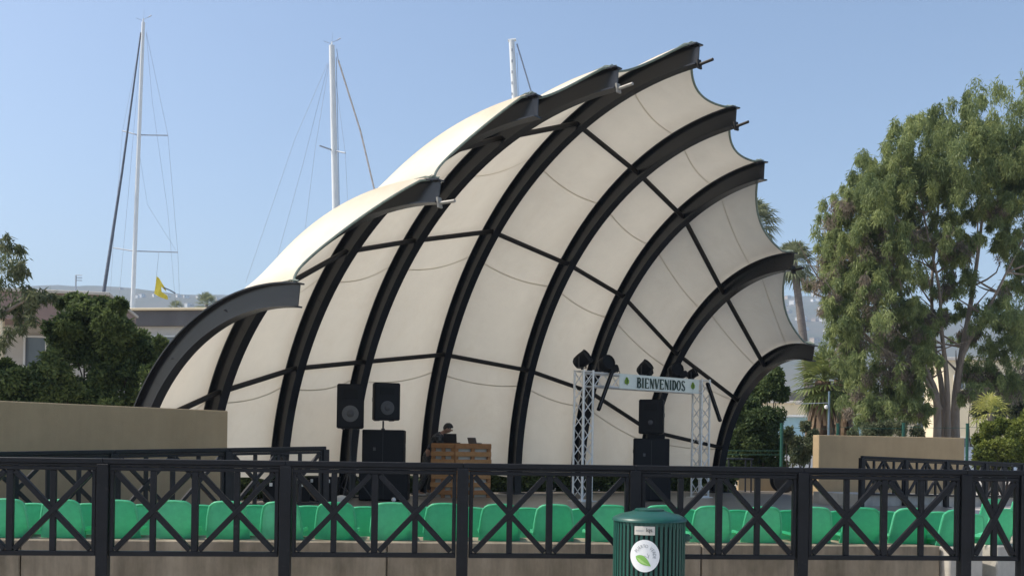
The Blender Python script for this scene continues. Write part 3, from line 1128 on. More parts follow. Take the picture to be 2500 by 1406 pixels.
# banner
BX0, BX1 = tlen * .235, tlen * .925
ban = thing('welcome_banner', 'white BIENVENIDOS banner with two small green emblems on the truss', 'banner', (0, 0, 0))
ban.parent = None
bo = Vector((TL.x, TL.y, STAGE_Z)) + td * BX0
ban.location = bo + Vector((math.sin(tang), -math.cos(tang), 0)) * (hw + .035) + Vector((0, 0, zb - .165))
ban.rotation_euler = (0, 0, tang)
BW, BH = BX1 - BX0, 0.335
nx = 24
vs, fs = [], []
for i in range(nx + 1):
    for z in (0, BH):
        wv = 0.006 * math.sin(i * 1.3) + 0.004 * math.sin(i * .6 + z * 5)
        vs += [(BW * i / nx, wv, z), (BW * i / nx, wv + .004, z)]
for i in range(nx):
    a = i * 4
    fs += [(a, a + 4, a + 6, a + 2), (a + 1, a + 3, a + 7, a + 5), (a, a + 1, a + 5, a + 4), (a + 2, a + 6, a + 7, a + 3)]
fs += [(0, 2, 3, 1), (nx * 4, nx * 4 + 1, nx * 4 + 3, nx * 4 + 2)]
mesh_obj('banner_sheet', vs, fs, M['banner'], ban, False)


def text_mesh(name, body, size, material, parent, loc, rot, xscale=1.0, offset=0.0, align='CENTER', extrude=0.0015):
    cu = bpy.data.curves.new(name, 'FONT')
    cu.body = body
    cu.size = size
    cu.align_x = align
    cu.align_y = 'CENTER'
    cu.extrude = extrude
    cu.offset = offset
    tmp = bpy.data.objects.new(name, cu)
    C.objects.link(tmp)
    dg = bpy.context.evaluated_depsgraph_get()
    me = bpy.data.meshes.new_from_object(tmp.evaluated_get(dg))
    bpy.data.objects.remove(tmp)
    me.materials.clear()
    me.materials.append(material)
    o = bpy.data.objects.new(name, me)
    C.objects.link(o)
    o.parent = parent
    o.location = loc
    o.rotation_euler = rot
    o.scale = (xscale, 1, 1)
    return o


# condensed slab letters, drawn as strokes: heavy stems, hairline crossbars
def slab_word(word, parent, x0, x1, z0, h, material, y=-.012):
    wts = [.62 if ch == 'I' else 1.08 if ch in 'NV' else 1.0 for ch in word]
    unit = (x1 - x0) / sum(wts)
    xc = x0
    for ch, wt in zip(word, wts):
        mb = MB()
        w = unit * (.84 if ch != 'I' else .60)
        l = xc + (unit * wt - w) / 2
        xc += unit * wt
        S = unit * .84 * .34
        s = unit * .84 * .13

        def q(ax, az, bx, bz, wd):
            a = Vector((l + ax * w, y, z0 + az * h))
            b = Vector((l + bx * w, y, z0 + bz * h))
            mb.bar(a, b, .004, wd, up=Vector((0, -1, 0)).cross((b - a).normalized()))

        def stem(ax):
            q(ax, 0, ax, 1, S)
            q(ax - .3, .015, ax + .3, .015, s * .7)
            q(ax - .3, .985, ax + .3, .985, s * .7)

        def arc(cx, cz, rx, rz_, a0, a1, wd, m_=10):
            pts = [(cx + rx * math.cos(R(a0 + (a1 - a0) * k_ / m_)), cz + rz_ * math.sin(R(a0 + (a1 - a0) * k_ / m_))) for k_ in range(m_ + 1)]
            for k_ in range(m_):
                f_ = abs(math.cos(R(a0 + (a1 - a0) * (k_ + .5) / m_)))
                (ax, az), (bx, bz) = pts[k_], pts[k_ + 1]
                q(ax, az, bx + (bx - ax) * .12, bz + (bz - az) * .12, s + (wd - s) * f_)
        if ch == 'B':
            stem(.22)
            arc(.35, .77, .48, .22, -90, 90, S)
            arc(.35, .26, .58, .26, -90, 90, S)
        elif ch == 'I':
            stem(.5)
        elif ch == 'E':
            stem(.22)
            q(.2, .975, .95, .975, s * 1.2)
            q(.2, .025, .98, .025, s * 1.2)
            q(.2, .52, .75, .52, s)
            q(.93, 1.0, .93, .80, s)
            q(.96, 0, .96, .2, s)
            q(.75, .6, .75, .44, s)
        elif ch == 'N':
            q(.14, 0, .14, 1, s * 1.2)
            q(.9, 0, .9, 1, s * 1.2)
            q(.14, 1, .9, .0, S)
        elif ch == 'V':
            q(.08, 1, .5, 0, S)
            q(.96, 1, .53, 0, s * 1.2)
            q(-.08, .985, .3, .985, s * .7)
            q(.78, .985, 1.08, .985, s * .7)
        elif ch == 'D':
            stem(.22)
            arc(.3, .5, .62, .49, -90, 90, S)
        elif ch == 'O':
            arc(.5, .5, .40, .49, 0, 360, S, 20)
        elif ch == 'S':
            arc(.48, .76, .36, .23, 20, 180, S * .9)
            q(.15, .72, .85, .30, S)
            arc(.50, .25, .37, .24, 10, -170, S * .9)
        o = mb.build('letter', material, parent)


slab_word('BIENVENIDOS', ban, BW * .20, BW * .815, BH * .13, BH * .68, M['ink'])
for ex, mm in ((BW * .085, M['logo']), (BW * .915, M['logo'])):
    mb = MB()
    ez = BH * .5
    for (dx, dz, r_) in ((0, .035, .045), (-.03, -.005, .04), (.033, .0, .04), (0, -.03, .03), (-.015, .06, .025)):
        c_ = [(ex + dx + r_ * math.cos(R(a_)), -.010, ez + dz + r_ * 1.4 * math.sin(R(a_))) for a_ in range(0, 360, 30)]
        b_ = [(x, -.006, z) for x, _, z in c_]
        m_ = len(c_)
        mb.add(c_ + b_, [tuple(range(m_ - 1, -1, -1))] + [(i, (i + 1) % m_, m_ + (i + 1) % m_, m_ + i) for i in range(m_)])
    mb.build('emblem', mm, ban)
    mb = MB().bar((ex + .005, -.013, ez - .085), (ex + .01, -.013, ez + .06), .004, .014, up=(1, 0, 0))
    mb.bar((ex + .006, -.013, ez - .02), (ex + .04, -.013, ez + .03), .004, .01, up=(1, 0, 0))
    mb.build('emblem_stem', M['logo2'], ban)


def stage_lamp(label, loc, rz, tilt, s=1.0, double=False):
    root = thing('stage_lamp', label, 'stage lamp', loc, rz, 'stage lamps on the truss')
    yo = MB()
    w = .155 * s
    for sx in (-1, 1):
        yo.bar((sx * w, 0, 0.02), (sx * w, 0, .22 * s), .03, .012, up=(1, 0, 0))
    yo.bar((-w, 0, .02), (w, 0, .02), .03, .012)
    yo.box((0, 0, .0), (.06, .05, .05), None, .006)
    yo.build('yoke', M['steel'], root)
    h = MB().lathe([(0.001, -.17 * s), (.09 * s, -.17 * s), (.125 * s, -.12 * s), (.14 * s, -.02 * s), (.14 * s, .10 * s), (.15 * s, .13 * s), (.135 * s, .135 * s), (.12 * s, .11 * s), (.001, .11 * s)], n=14)
    m = Matrix.Rotation(tilt, 3, 'X')
    h.v = [tuple(m @ Vector(v) + Vector((0, 0, .17 * s))) for v in h.v]
    h.build('lamp_head', M['black'], root, True)
    if double:
        b = MB().box((.17 * s, .02, .08), (.24 * s, .2 * s, .14 * s), Matrix.Rotation(R(-22), 3, 'Y'), .03)
        b.build('ballast_box', M['black'], root)
        MB().tube([(.28 * s, 0, .02), (.34 * s, 0, .06), (.36 * s, .01, -.02)], .008, 6).build('cable', M['rubber'], root)
    return root


def on_truss(s, y=0, z=0):
    q = Vector((TL.x, TL.y, STAGE_Z)) + td * s + Vector((-math.sin(tang), math.cos(tang), 0)) * y
    return (q.x, q.y, STAGE_Z + z)


ztop = zb + hw + .035
stage_lamp('black stage lamp standing alone on top of the left truss tower', on_truss(-.05, 0, HT + .03), tang + R(20), R(58), 1.15)
stage_lamp('black stage lamp on the beam above the left end of the banner', on_truss(tlen * .165, 0, ztop), tang + R(-10), R(75), 1.15, True)
stage_lamp('black stage lamp on the beam above the middle of the banner', on_truss(tlen * .49, 0, ztop), tang + R(15), R(50), 1.05, True)
stage_lamp('black stage lamp on the beam above the right end of the banner', on_truss(tlen * .755, 0, ztop), tang + R(-20), R(80), 1.1, True)
stage_lamp('smallest black stage lamp on the right end of the beam', on_truss(tlen * .915, 0, ztop), tang + R(25), R(60), .8)
# dark light bars hung at both corners
for (x_, z_, x2, z2, lb) in ((tlen * .155, HT - .0, tlen * .035, HT - .88, 'long dark light bar hanging at the left corner of the truss'), (tlen * .975, HT - .10, tlen * 1.085, HT - 1.02, 'long dark light bar hanging at the right corner of the truss')):
    o0 = Vector(on_truss(x_, -.27, z_))
    o1 = Vector(on_truss(x2, -.33, z2))
    root = thing('light_bar', lb, 'light bar', o0, 0, 'light bars on the truss')
    dd = o1 - o0
    MB().bar((0, 0, 0), dd, .085, .11, up=(0, 1, 0), ch=.018).build('housing', M['black'], root)
    MB().bar(dd * -.0 + Vector((0, .05, .0)), dd * .07 + Vector((0, .12, .02)), .05, .05, ch=.008).build('clamp', M['steel'], root)
    MB().bar(dd * .04 + Vector((0, -.05, 0)), dd * .96 + Vector((0, -.05, 0)), .012, .07, up=(0, 1, 0)).build('lens_strip', M['cone_c'], root)

# ------------------------------------------------------------------ pallet counter, laptops and the DJ
Yc = 23.0
cL = PX(1052, 1212, Yc + .12)
cM = PX(1109, 1214, Yc)
cR = PX(1197, 1213, Yc + .45)
ctr = thing('pallet_counter', 'DJ counter made of stacked orange pine pallets', 'counter', (cM.x, cM.y, STAGE_Z))
CH = PX(1109, 1083, Yc).z - STAGE_Z


def pallet_face(a, b, name):
    """one side of the counter: pallets on edge, horizontal boards over upright runners, white cloth behind the gaps"""
    a, b = Vector((a.x - cM.x, a.y - cM.y, 0)), Vector((b.x - cM.x, b.y - cM.y, 0))
    d = (b - a)
    L = d.length
    d.normalize()
    nr = Vector((d.y, -d.x, 0))
    if nr.y > 0:
        nr = -nr
    fr = MB()
    for s in (.02, L / 2, L - .02):
        fr.box(a + d * s - nr * .03 + Vector((0, 0, CH / 2)), (.05, .05, CH - .02), rz3(math.atan2(d.y, d.x)), .004)
    frame = fr.build('pallet_runner', M['wood2'], ctr)
    MB().box(a + d * L / 2 - nr * .075 + Vector((0, 0, CH / 2)), (L - .05, .01, CH - .06), rz3(math.atan2(d.y, d.x))).build('white_cloth', M['cloth_w'], ctr)
    nb = 7
    pit = CH / nb
    an_ = math.atan2(d.y, d.x)
    for i in range(nb):
        bh = pit * random.uniform(.56, .62)
        z = pit * (i + 1) - bh / 2
        bd = MB().box(a + d * (L / 2 + random.uniform(-.012, .012)) + nr * .014 + Vector((0, 0, z)), (L + random.uniform(-.01, .012), .022, bh), rz3(an_), .004).build('board', M['wood'] if i % 3 else M['wood2'], ctr)
        for s in (.045, L * .5, L - .045):
            MB().box(a + d * s - nr * .022 + Vector((0, 0, z - bh / 2 - pit * .2)), (.085, .05, pit * .42), rz3(an_), .003).build('spacer_block', M['wood2'], bd)


pallet_face(cL, cM, 'l')
pallet_face(cM, cR, 'r')
# counter top
tp = [Vector((p_.x - cM.x, p_.y - cM.y, 0)) for p_ in (cL, cM, cR)]
tp.append(tp[2] + Vector((-.35, .75, 0)))
tp.append(tp[0] + Vector((.12, .75, 0)))
mb = MB()
nn = len(tp)
mb.add([(q.x, q.y, CH - .012) for q in tp] + [(q.x, q.y, CH + .012) for q in tp], [tuple(range(nn - 1, -1, -1)), tuple(range(nn, 2 * nn))] + [(i, (i + 1) % nn, nn + (i + 1) % nn, nn + i) for i in range(nn)])
mb.build('counter_top', M['wood2'], ctr)


def laptop(label, loc, rz, w, lidh, lean, mtl):
    root = thing('laptop', label, 'laptop', loc, rz, 'laptops on the counter')
    MB().box((0, 0.0, .009), (w, .24, .018), None, .004).build('base', mtl, root)
    MB().box((0, .0, .019), (w * .86, .16, .003)).build('keyboard', M['black'], root)
    m = Matrix.Rotation(lean, 3, 'X')
    q = MB().box((0, 0, lidh / 2), (w, .010, lidh), None, .003)
    q.v = [tuple(m @ Vector(v) + Vector((0, -.12, .018))) for v in q.v]
    ld = q.build('lid', mtl, root)
    q = MB().box((0, .007, lidh / 2), (w * .92, .002, lidh * .88))
    q.v = [tuple(m @ Vector(v) + Vector((0, -.12, .018))) for v in q.v]
    q.build('screen', M['glass'], ld)
    return root


zc = STAGE_Z + CH + .0125
p = PX(1104, 1083, Yc + .32)
laptop('dark open laptop in front of the DJ on the counter', (p.x, p.y, zc), R(-18), px_w(34, Yc), .20, R(8), M['laptop'])
p = PX(1160, 1083, Yc + .5)
laptop('small grey laptop standing open on the right of the counter', (p.x, p.y, zc), R(-28), px_w(24, Yc), .13, R(25), M['laptop_g'])


def skin_mesh(verts, edges, radii, sub=2, root=0):
    me = bpy.data.meshes.new('tmp_skin')
    me.from_pydata([tuple(v) for v in verts], edges, [])
    o = bpy.data.objects.new('tmp_skin', me)
    C.objects.link(o)
    md = o.modifiers.new('skin', 'SKIN')
    md.use_smooth_shade = True
    for i, r in enumerate(radii):
        sv = me.skin_vertices[0].data[i]
        sv.radius = r if isinstance(r, tuple) else (r, r)
        sv.use_root = (i == root)
    s = o.modifiers.new('sub', 'SUBSURF')
    s.levels = sub
    s.render_levels = sub
    dg = bpy.context.evaluated_depsgraph_get()
    out = bpy.data.meshes.new_from_object(o.evaluated_get(dg))
    bpy.data.objects.remove(o)
    return out


def place_mesh(me, name, material, parent):
    me.materials.clear()
    me.materials.append(material)
    me.polygons.foreach_set('use_smooth', [True] * len(me.polygons))
    me.name = name
    o = bpy.data.objects.new(name, me)
    C.objects.link(o)
    o.parent = parent
    return o


# the DJ: stands behind the counter's left side, bent forward over a laptop. x = towards the laptop, y = left side of body
hip = PX(1058, 1130, Yc + .62)
dj = thing('person', 'person in dark checked shirt and speckled trousers bending over a laptop', 'person', (hip.x - .12, hip.y, STAGE_Z), R(-12))
dj.scale = (1.05, 1.05, 1.05)
V = Vector
J = dict(pelvis=V((0, 0, .90)), waist=V((.07, 0, 1.04)), chest=V((.25, 0, 1.25)), neckb=V((.40, 0, 1.375)), neck=V((.455, 0, 1.41)),
         hipL=V((-.01, .095, .87)), kneeL=V((.07, .11, .47)), ankL=V((-.03, .12, .09)), toeL=V((.15, .13, .04)),
         hipR=V((-.01, -.095, .87)), kneeR=V((-.02, -.12, .47)), ankR=V((-.19, -.13, .09)), toeR=V((-.02, -.14, .04)),
         shL=V((.345, .19, 1.32)), elL=V((.42, .27, 1.13)), wrL=V((.60, .16, 1.20)), haL=V((.68, .12, 1.20)),
         shR=V((.345, -.19, 1.32)), elR=V((.44, -.26, 1.12)), wrR=V((.62, -.14, 1.20)), haR=V((.70, -.10, 1.20)))
for n_ in ('waist', 'chest', 'neckb', 'neck', 'shL', 'shR', 'elL', 'elR', 'wrL', 'wrR', 'haL', 'haR'):
    J[n_].x *= .78
HX = -.10
nm = list(J)
ix = {n_: i for i, n_ in enumerate(nm)}
ed = [('pelvis', 'waist'), ('waist', 'chest'), ('chest', 'neckb'), ('neckb', 'neck'), ('pelvis', 'hipL'), ('hipL', 'kneeL'), ('kneeL', 'ankL'), ('ankL', 'toeL'),
      ('pelvis', 'hipR'), ('hipR', 'kneeR'), ('kneeR', 'ankR'), ('ankR', 'toeR'), ('chest', 'shL'), ('shL', 'elL'), ('elL', 'wrL'), ('wrL', 'haL'),
      ('chest', 'shR'), ('shR', 'elR'), ('elR', 'wrR'), ('wrR', 'haR')]
rad = dict(pelvis=(.085, .08), waist=(.10, .08), chest=(.135, .10), neckb=(.07, .07), neck=(.052, .052), hipL=.085, kneeL=.058, ankL=.04, toeL=.035, hipR=.085, kneeR=.058, ankR=.04, toeR=.035,
           shL=.062, elL=.043, wrL=.029, haL=.022, shR=.062, elR=.043, wrR=.029, haR=.022)
verts = [J[n_] for n_ in nm]
edges = [(ix[a_], ix[b_]) for a_, b_ in ed]
radii = [rad[n_] for n_ in nm]
# head as a chain continued from the neck
base = len(verts)
hd = V((.42, 0, -.10)).normalized()
head_c = V((.545, 0, 1.47))
verts += [V((.49 + HX, 0, 1.435)), V((.535 + HX, 0, 1.475)), V((.575 + HX, 0, 1.52))]
radii += [(.058, .058), (.085, .098), (.072, .085)]
edges += [(ix['neck'], base), (base, base + 1), (base + 1, base + 2)]
# fingers rooted in the palms
for sd, s in (('L', 1), ('R', -1)):
    w_ = J['wr' + sd]
    h_ = J['ha' + sd]
    dirv = (h_ - w_).normalized()
    side = V((0, 1, 0)) * s
    for f_ in range(4):
        b0 = len(verts)
        o_ = side * (.027 - .018 * f_)
        ln = (.062, .072, .068, .052)[f_]
        verts += [h_ + o_ + dirv * .012, h_ + o_ + dirv * (.012 + ln * .55) + V((0, 0, .008)), h_ + o_ + dirv * (.012 + ln) + V((0, 0, -.012))]
        radii += [.0095, .0085, .0075]
        edges += [(ix['ha' + sd], b0), (b0, b0 + 1), (b0 + 1, b0 + 2)]
    b0 = len(verts)
    verts += [w_ + dirv * .035 - side * .03 + V((0, 0, -.004)), w_ + dirv * .075 - side * .05 + V((0, 0, -.008))]
    radii += [.011, .009]
    edges += [(ix['wr' + sd], b0), (b0, b0 + 1)]
place_mesh(skin_mesh(verts, edges, radii, 2, 0), 'body', M['skin'], dj)
# shirt, trousers, shoes, hair follow the body
J['hem'] = V((.02, 0, .90))
rad['hem'] = (.128, .105)


def sub_skin(names, edges_, extra, name, material, root=0):
    vv = [J[n_].copy() for n_ in names]
    rr = []
    for n_ in names:
        r_ = rad[n_]
        rr.append(tuple(x + extra for x in r_) if isinstance(r_, tuple) else r_ + extra)
    ii = {n_: i for i, n_ in enumerate(names)}
    return place_mesh(skin_mesh(vv, [(ii[a_], ii[b_]) for a_, b_ in edges_], rr, 2, root), name, material, dj)


sub_skin(['hem', 'waist', 'chest', 'neckb', 'shL', 'elL', 'shR', 'elR', 'wrL', 'wrR'], [('hem', 'waist'), ('waist', 'chest'), ('chest', 'neckb'), ('chest', 'shL'), ('shL', 'elL'), ('chest', 'shR'), ('shR', 'elR'), ('elL', 'wrL'), ('elR', 'wrR')], .016, 'shirt', M['plaid'])
J['ankL'].z += .03
J['ankR'].z += .03
J['band'] = V((.045, 0, 1.0))
rad['band'] = (.105, .082)
sub_skin(['pelvis', 'band', 'hipL', 'kneeL', 'ankL', 'hipR', 'kneeR', 'ankR'], [('pelvis', 'band'), ('pelvis', 'hipL'), ('hipL', 'kneeL'), ('kneeL', 'ankL'), ('pelvis', 'hipR'), ('hipR', 'kneeR'), ('kneeR', 'ankR')], .017, 'trousers', M['trousers'])
for sd in 'LR':
    a_, b_ = J['ank' + sd], J['toe' + sd]
    me = skin_mesh([V((a_.x - .05, a_.y, .045)), V((a_.x + .05, a_.y, .05)), V((b_.x, b_.y, .035)), V((b_.x + .05, b_.y, .03))], [(0, 1), (1, 2), (2, 3)], [(.04, .045), (.046, .05), (.045, .036), (.03, .026)], 2, 0)
    place_mesh(me, 'shoe', M['shoe'], dj)
bmh = bmesh.new()
bmesh.ops.create_icosphere(bmh, subdivisions=3, radius=1)
cutd = V((-.55, 0, .75)).normalized()
for v in bmh.verts:
    n_ = v.co.copy()
    rr = 1.0 + .05 * math.sin(n_.x * 23 + n_.y * 17) * math.sin(n_.z * 19)
    v.co = V((n_.x * .112, n_.y * .096, n_.z * .115)) * rr
dele = [f for f in bmh.faces if f.calc_center_median().normalized().dot(cutd) < -.12]
bmesh.ops.delete(bmh, geom=dele, context='FACES')
me = bpy.data.meshes.new('hair')
bmh.to_mesh(me)
bmh.free()
ho = place_mesh(me, 'hair', M['hair'], dj)
ho.location = (.545 + HX, 0, 1.505)
ho.rotation_euler = (0, R(25), 0)
# face details: nose, ears, brow
for nm_, loc_, sc_ in (('nose', (.632, 0, 1.455), (.018, .014, .022)), ('ear', (.535, .088, 1.465), (.022, .008, .032)), ('ear', (.535, -.088, 1.465), (.022, .008, .032))):
    b_ = bmesh.new()
    bmesh.ops.create_icosphere(b_, subdivisions=2, radius=1)
    for v in b_.verts:
        v.co = V((v.co.x * sc_[0], v.co.y * sc_[1], v.co.z * sc_[2]))
    me = bpy.data.meshes.new(nm_)
    b_.to_mesh(me)
    b_.free()
    o = place_mesh(me, nm_, M['skin'], dj)
    o.location = (loc_[0] + HX, loc_[1], loc_[2])

# ------------------------------------------------------------------ litter bin in front of the fence
pb = PX(1585, 1300, 8.42)
bn = thing('litter_bin', 'round dark green slatted litter bin with a white leaf sticker', 'litter bin', (pb.x, pb.y, 0))
zlid = PX(1585, 1246, 8.42).z
RB = 90 / FPX * 8.42
lid = MB().lathe([(0.001, zlid + .002), (RB * .45, zlid), (RB * .5, zlid - .008), (RB * .8, zlid - .028), (RB * .965, zlid - .052), (RB * 1.0, zlid - .066), (RB * 1.01, zlid - .08), (RB * .985, zlid - .082), (RB * .9, zlid - .07), (.001, zlid - .05)], n=56)
lid.build('lid', M['bin'], bn, True)
MB().lathe([(RB * .40, zlid + .001), (RB * .40, zlid + .014), (RB * .36, zlid + .018), (.001, zlid + .019)], n=40).build('lid_cap', M['bin'], bn, True)
zs = zlid - .085
MB().lathe([(RB * .90, GZ + .05), (RB * .90, zs), (RB * .88, zs), (RB * .88, GZ + .05)], n=40).build('liner', M['bin_in'], bn, True)
NS = 46
slat_me = None
for i in range(NS):
    an = 2 * math.pi * i / NS
    if slat_me is None:
        q = MB().box((RB * .955, 0, (zs + GZ) / 2), (.008, RB * 2 * math.pi / NS * .56, zs - GZ), None, .002)
        so = q.build('slat', M['bin'], bn)
        slat_me = so.data
    else:
        so = bpy.data.objects.new('slat', slat_me)
        C.objects.link(so)
        so.parent = bn
    so.rotation_euler = (0, 0, an)
for z in (zs - .012, GZ + .07):
    MB().lathe([(RB * .925, z - .014), (RB * .945, z - .014), (RB * .945, z + .014), (RB * .925, z + .014), (RB * .925, z - .014)], n=48).build('hoop', M['bin'], bn, True)
q = MB().box((RB * .99, -.03, zlid - .215), (.06, .05, .06), None, .008)
q.box((RB * 1.07, -.03, zlid - .213), (.05, .022, .022), None, .005)
q.build('latch', M['bin'], bn)


def on_bin(an, z, rr=1.0):
    """an: angle from the side facing the camera, positive to the right"""
    return Vector((math.sin(an) * RB * rr, -math.cos(an) * RB * rr, z))


def bent_disc(name, a0, z0, rx, rz_, rr, material, parent, rings=6, seg=40, keep=None):
    vs = [on_bin(a0, z0, rr)]
    for i in range(1, rings + 1):
        for k in range(seg):
            t = 2 * math.pi * k / seg
            vs.append(on_bin(a0 + rx / RB * i / rings * math.cos(t), z0 + rz_ * i / rings * math.sin(t), rr))
    fs = [(0, 1 + k, 1 + (k + 1) % seg) for k in range(seg)]
    for i in range(rings - 1):
        for k in range(seg):
            k2 = (k + 1) % seg
            fs.append((1 + i * seg + k, 1 + (i + 1) * seg + k, 1 + (i + 1) * seg + k2, 1 + i * seg + k2))
    return mesh_obj(name, vs, fs, material, parent, True)


angS = math.asin(max(-1, min(1, (1563 - 1585) / 90.0)))
zst = PX(1563, 1354, 8.2).z
rs = 37 / FPX * 8.2
stk = bent_disc('round_sticker', angS, zst, rs, rs * 1.06, .985, M['sticker'], bn)
# leaf on the sticker
vs, fs = [], []
nL = 16
for i in range(nL + 1):
    t = i / nL
    cx = -.62 + 1.02 * t
    cz = -.02 - .62 * t + .05 * math.sin(t * math.pi)
    wd = .27 * math.sin(math.pi * t ** .8) ** .9
    for s_ in (1, 0.0, -1):
        vs.append(on_bin(angS + (cx + .45 * wd * s_ + .02) * rs / RB, zst + (cz + .9 * wd * s_ - .02) * rs, .990))
for i in range(nL):
    a_ = i * 3
    fs += [(a_, a_ + 3, a_ + 4, a_ + 1), (a_ + 1, a_ + 4, a_ + 5, a_ + 2)]
lf = mesh_obj('printed_leaf', vs, fs, M['leaf_ink'], stk)
vs = [on_bin(angS + (x + .02) * rs / RB, zst + (z - .02) * rs, .9925) for x, z in ((-.56, -.08), (-.3, -.2), (-.05, -.38), (.3, -.6), (-.05, -.50), (-.33, -.38))]
mesh_obj('leaf_highlight', vs, [(0, 5, 1), (1, 5, 4, 2), (2, 4, 3)], M['leaf_ink2'], lf)
vs, fs = [], []
for (x0_, z0_, x1_, z1_) in ((-.05, .02, .28, -.14), (.18, .18, .26, -.12), (.30, .10, .24, -.1)):
    k_ = len(vs)
    dx, dz = (x1_ - x0_), (z1_ - z0_)
    ln = math.hypot(dx, dz)
    px_, pz_ = -dz / ln * .012, dx / ln * .012
    vs += [on_bin(angS + x * rs / RB, zst + z * rs, .990) for x, z in ((x0_ + px_, z0_ + pz_), (x1_ + px_, z1_ + pz_), (x1_ - px_, z1_ - pz_), (x0_ - px_, z0_ - pz_))]
    fs.append((k_, k_ + 1, k_ + 2, k_ + 3))
mesh_obj('printed_sprig', vs, fs, M['grey_ink'], stk)
# ring of lettering
word = 'PUERTO VERDE'
for i, ch in enumerate(word):
    if ch == ' ':
        continue
    ta = R(152 - i * 14.6)
    pos = on_bin(angS + .64 * rs / RB * math.cos(ta), zst + .64 * rs * math.sin(ta), .9925)
    aa = angS + .64 * rs / RB * math.cos(ta)
    rot = Matrix.Rotation(aa, 3, 'Z') @ Matrix.Rotation(R(90), 3, 'X') @ Matrix.Rotation(ta - R(90), 3, 'Z')
    text_mesh('printed_letter', ch, rs * .30, M['grey_ink'], stk, pos, rot.to_euler(), xscale=.85, extrude=0.0003)
# paper label with lettering
aL = math.asin((1562 - 1585) / 90.0)
zL = PX(1562, 1293, 8.2).z
wL, hL = 25.5 / FPX * 8.2, 10.5 / FPX * 8.2
vs = [on_bin(aL - wL / RB + 2 * wL / RB * i / 8, zL + s_ * hL, .985) for i in range(9) for s_ in (-1, 1)]
lab = mesh_obj('paper_label', vs, [(2 * i, 2 * i + 2, 2 * i + 3, 2 * i + 1) for i in range(8)], M['label'], bn)
rot = Matrix.Rotation(aL + .08, 3, 'Z') @ Matrix.Rotation(R(90), 3, 'X')
text_mesh('printed_mark', 'lqs.', hL * 1.3, M['dark_ink'], lab, on_bin(aL + .5 * wL / RB, zL + hL * .15, .995), (Matrix.Rotation(aL + .5 * wL / RB, 3, 'Z') @ Matrix.Rotation(R(90), 3, 'X')).to_euler(), offset=.0006, extrude=.0003)
for z_, l_ in ((.05, .8), (-.12, .75)):
    vs = [on_bin(aL + (-.85 + q_ * l_) * wL / RB, zL + (z_ + s_ * .05) * hL, .9885) for q_ in (0, .5, 1) for s_ in (-1, 1)]
    mesh_obj('printed_line', vs, [(0, 2, 3, 1), (2, 4, 5, 3)], M['grey_ink'], lab)
# row of small holes under the lid
for i in range(6):
    aa = R(12 + i * 8.2)
    q = MB().box((0, 0, 0), (.012, .004, .032))
    q.v = [tuple(Matrix.Rotation(aa, 3, 'Z') @ (Vector(v) + Vector((0, -RB * .972, zlid - .115)))) for v in q.v]
    q.build('reflector_tab', M['bin'], bn)

# ------------------------------------------------------------------ vegetation helpers
def leaf_cloud(name, pos, length, width, material, parent, droop=0.5, dirs=None, tint=None, fold=0.0):
    """one mesh of many small leaf faces (rhombic, 4 corners each) at the given points"""
    n_ = len(pos)
    pos = np.asarray(pos, dtype=float)
    if dirs is None:
        d = rng.normal(size=(n_, 3))
        d[:, 2] -= droop * 2.0
    else:
        d = np.asarray(dirs, dtype=float)
    d /= np.linalg.norm(d, axis=1)[:, None]
    s = np.cross(d, rng.normal(size=(n_, 3)))
    s /= np.linalg.norm(s, axis=1)[:, None] + 1e-9
    L = (length * rng.uniform(.6, 1.3, n_))[:, None]
    W = (width * rng.uniform(.7, 1.3, n_))[:, None]
    v = np.empty((n_, 4, 3))
    v[:, 0] = pos
    v[:, 1] = pos + d * L * .45 + s * W * .5
    v[:, 2] = pos + d * L
    v[:, 3] = pos + d * L * .45 - s * W * .5
    me = bpy.data.meshes.new(name)
    me.vertices.add(n_ * 4)
    me.vertices.foreach_set('co', v.reshape(-1))
    me.loops.add(n_ * 4)
    me.loops.foreach_set('vertex_index', np.arange(n_ * 4, dtype=np.int32))
    me.polygons.add(n_)
    me.polygons.foreach_set('loop_start', np.arange(0, n_ * 4, 4, dtype=np.int32))
    me.polygons.foreach_set('loop_total', np.full(n_, 4, dtype=np.int32))
    me.update()
    if tint is None:
        tint = rng.uniform(0, 1, n_)
    at = me.attributes.new('tint', 'FLOAT', 'POINT')
    at.data.foreach_set('value', np.repeat(np.clip(tint, 0, 1), 4).astype(np.float32))
    me.materials.append(material)
    o = bpy.data.objects.new(name, me)
    C.objects.link(o)
    if parent is not None:
        o.parent = parent
    return o


def clump_points(c, r, n_, hollow=0.35):
    u = rng.normal(size=(n_, 3))
    u /= np.linalg.norm(u, axis=1)[:, None]
    q = rng.uniform(hollow ** 3, 1, n_) ** (1 / 3)
    q = q * (1 + .18 * np.sin(u[:, 0] * 7 + c[0]) * np.sin(u[:, 1] * 6 + c[1] * 3) + .12 * np.sin(u[:, 2] * 9 + c[2]))
    return np.asarray(c) + u * q[:, None] * np.asarray(r)


def branch(mb, a, b, r0, r1, bend=.12, n_=6, sides=8):
    a, b = Vector(a), Vector(b)
    L = (b - a).length
    off = Vector((random.uniform(-1, 1), random.uniform(-1, 1), random.uniform(-.3, .3))) * L * bend
    pts = []
    for i in range(n_ + 1):
        t = i / n_
        p_ = a.lerp(b, t) + off * math.sin(math.pi * t) + Vector((random.uniform(-1, 1), random.uniform(-1, 1), 0)) * r0 * .25
        pts.append(p_)
    mb.tube(pts, [r0 + (r1 - r0) * i / n_ for i in range(n_ + 1)], sides)
    return pts


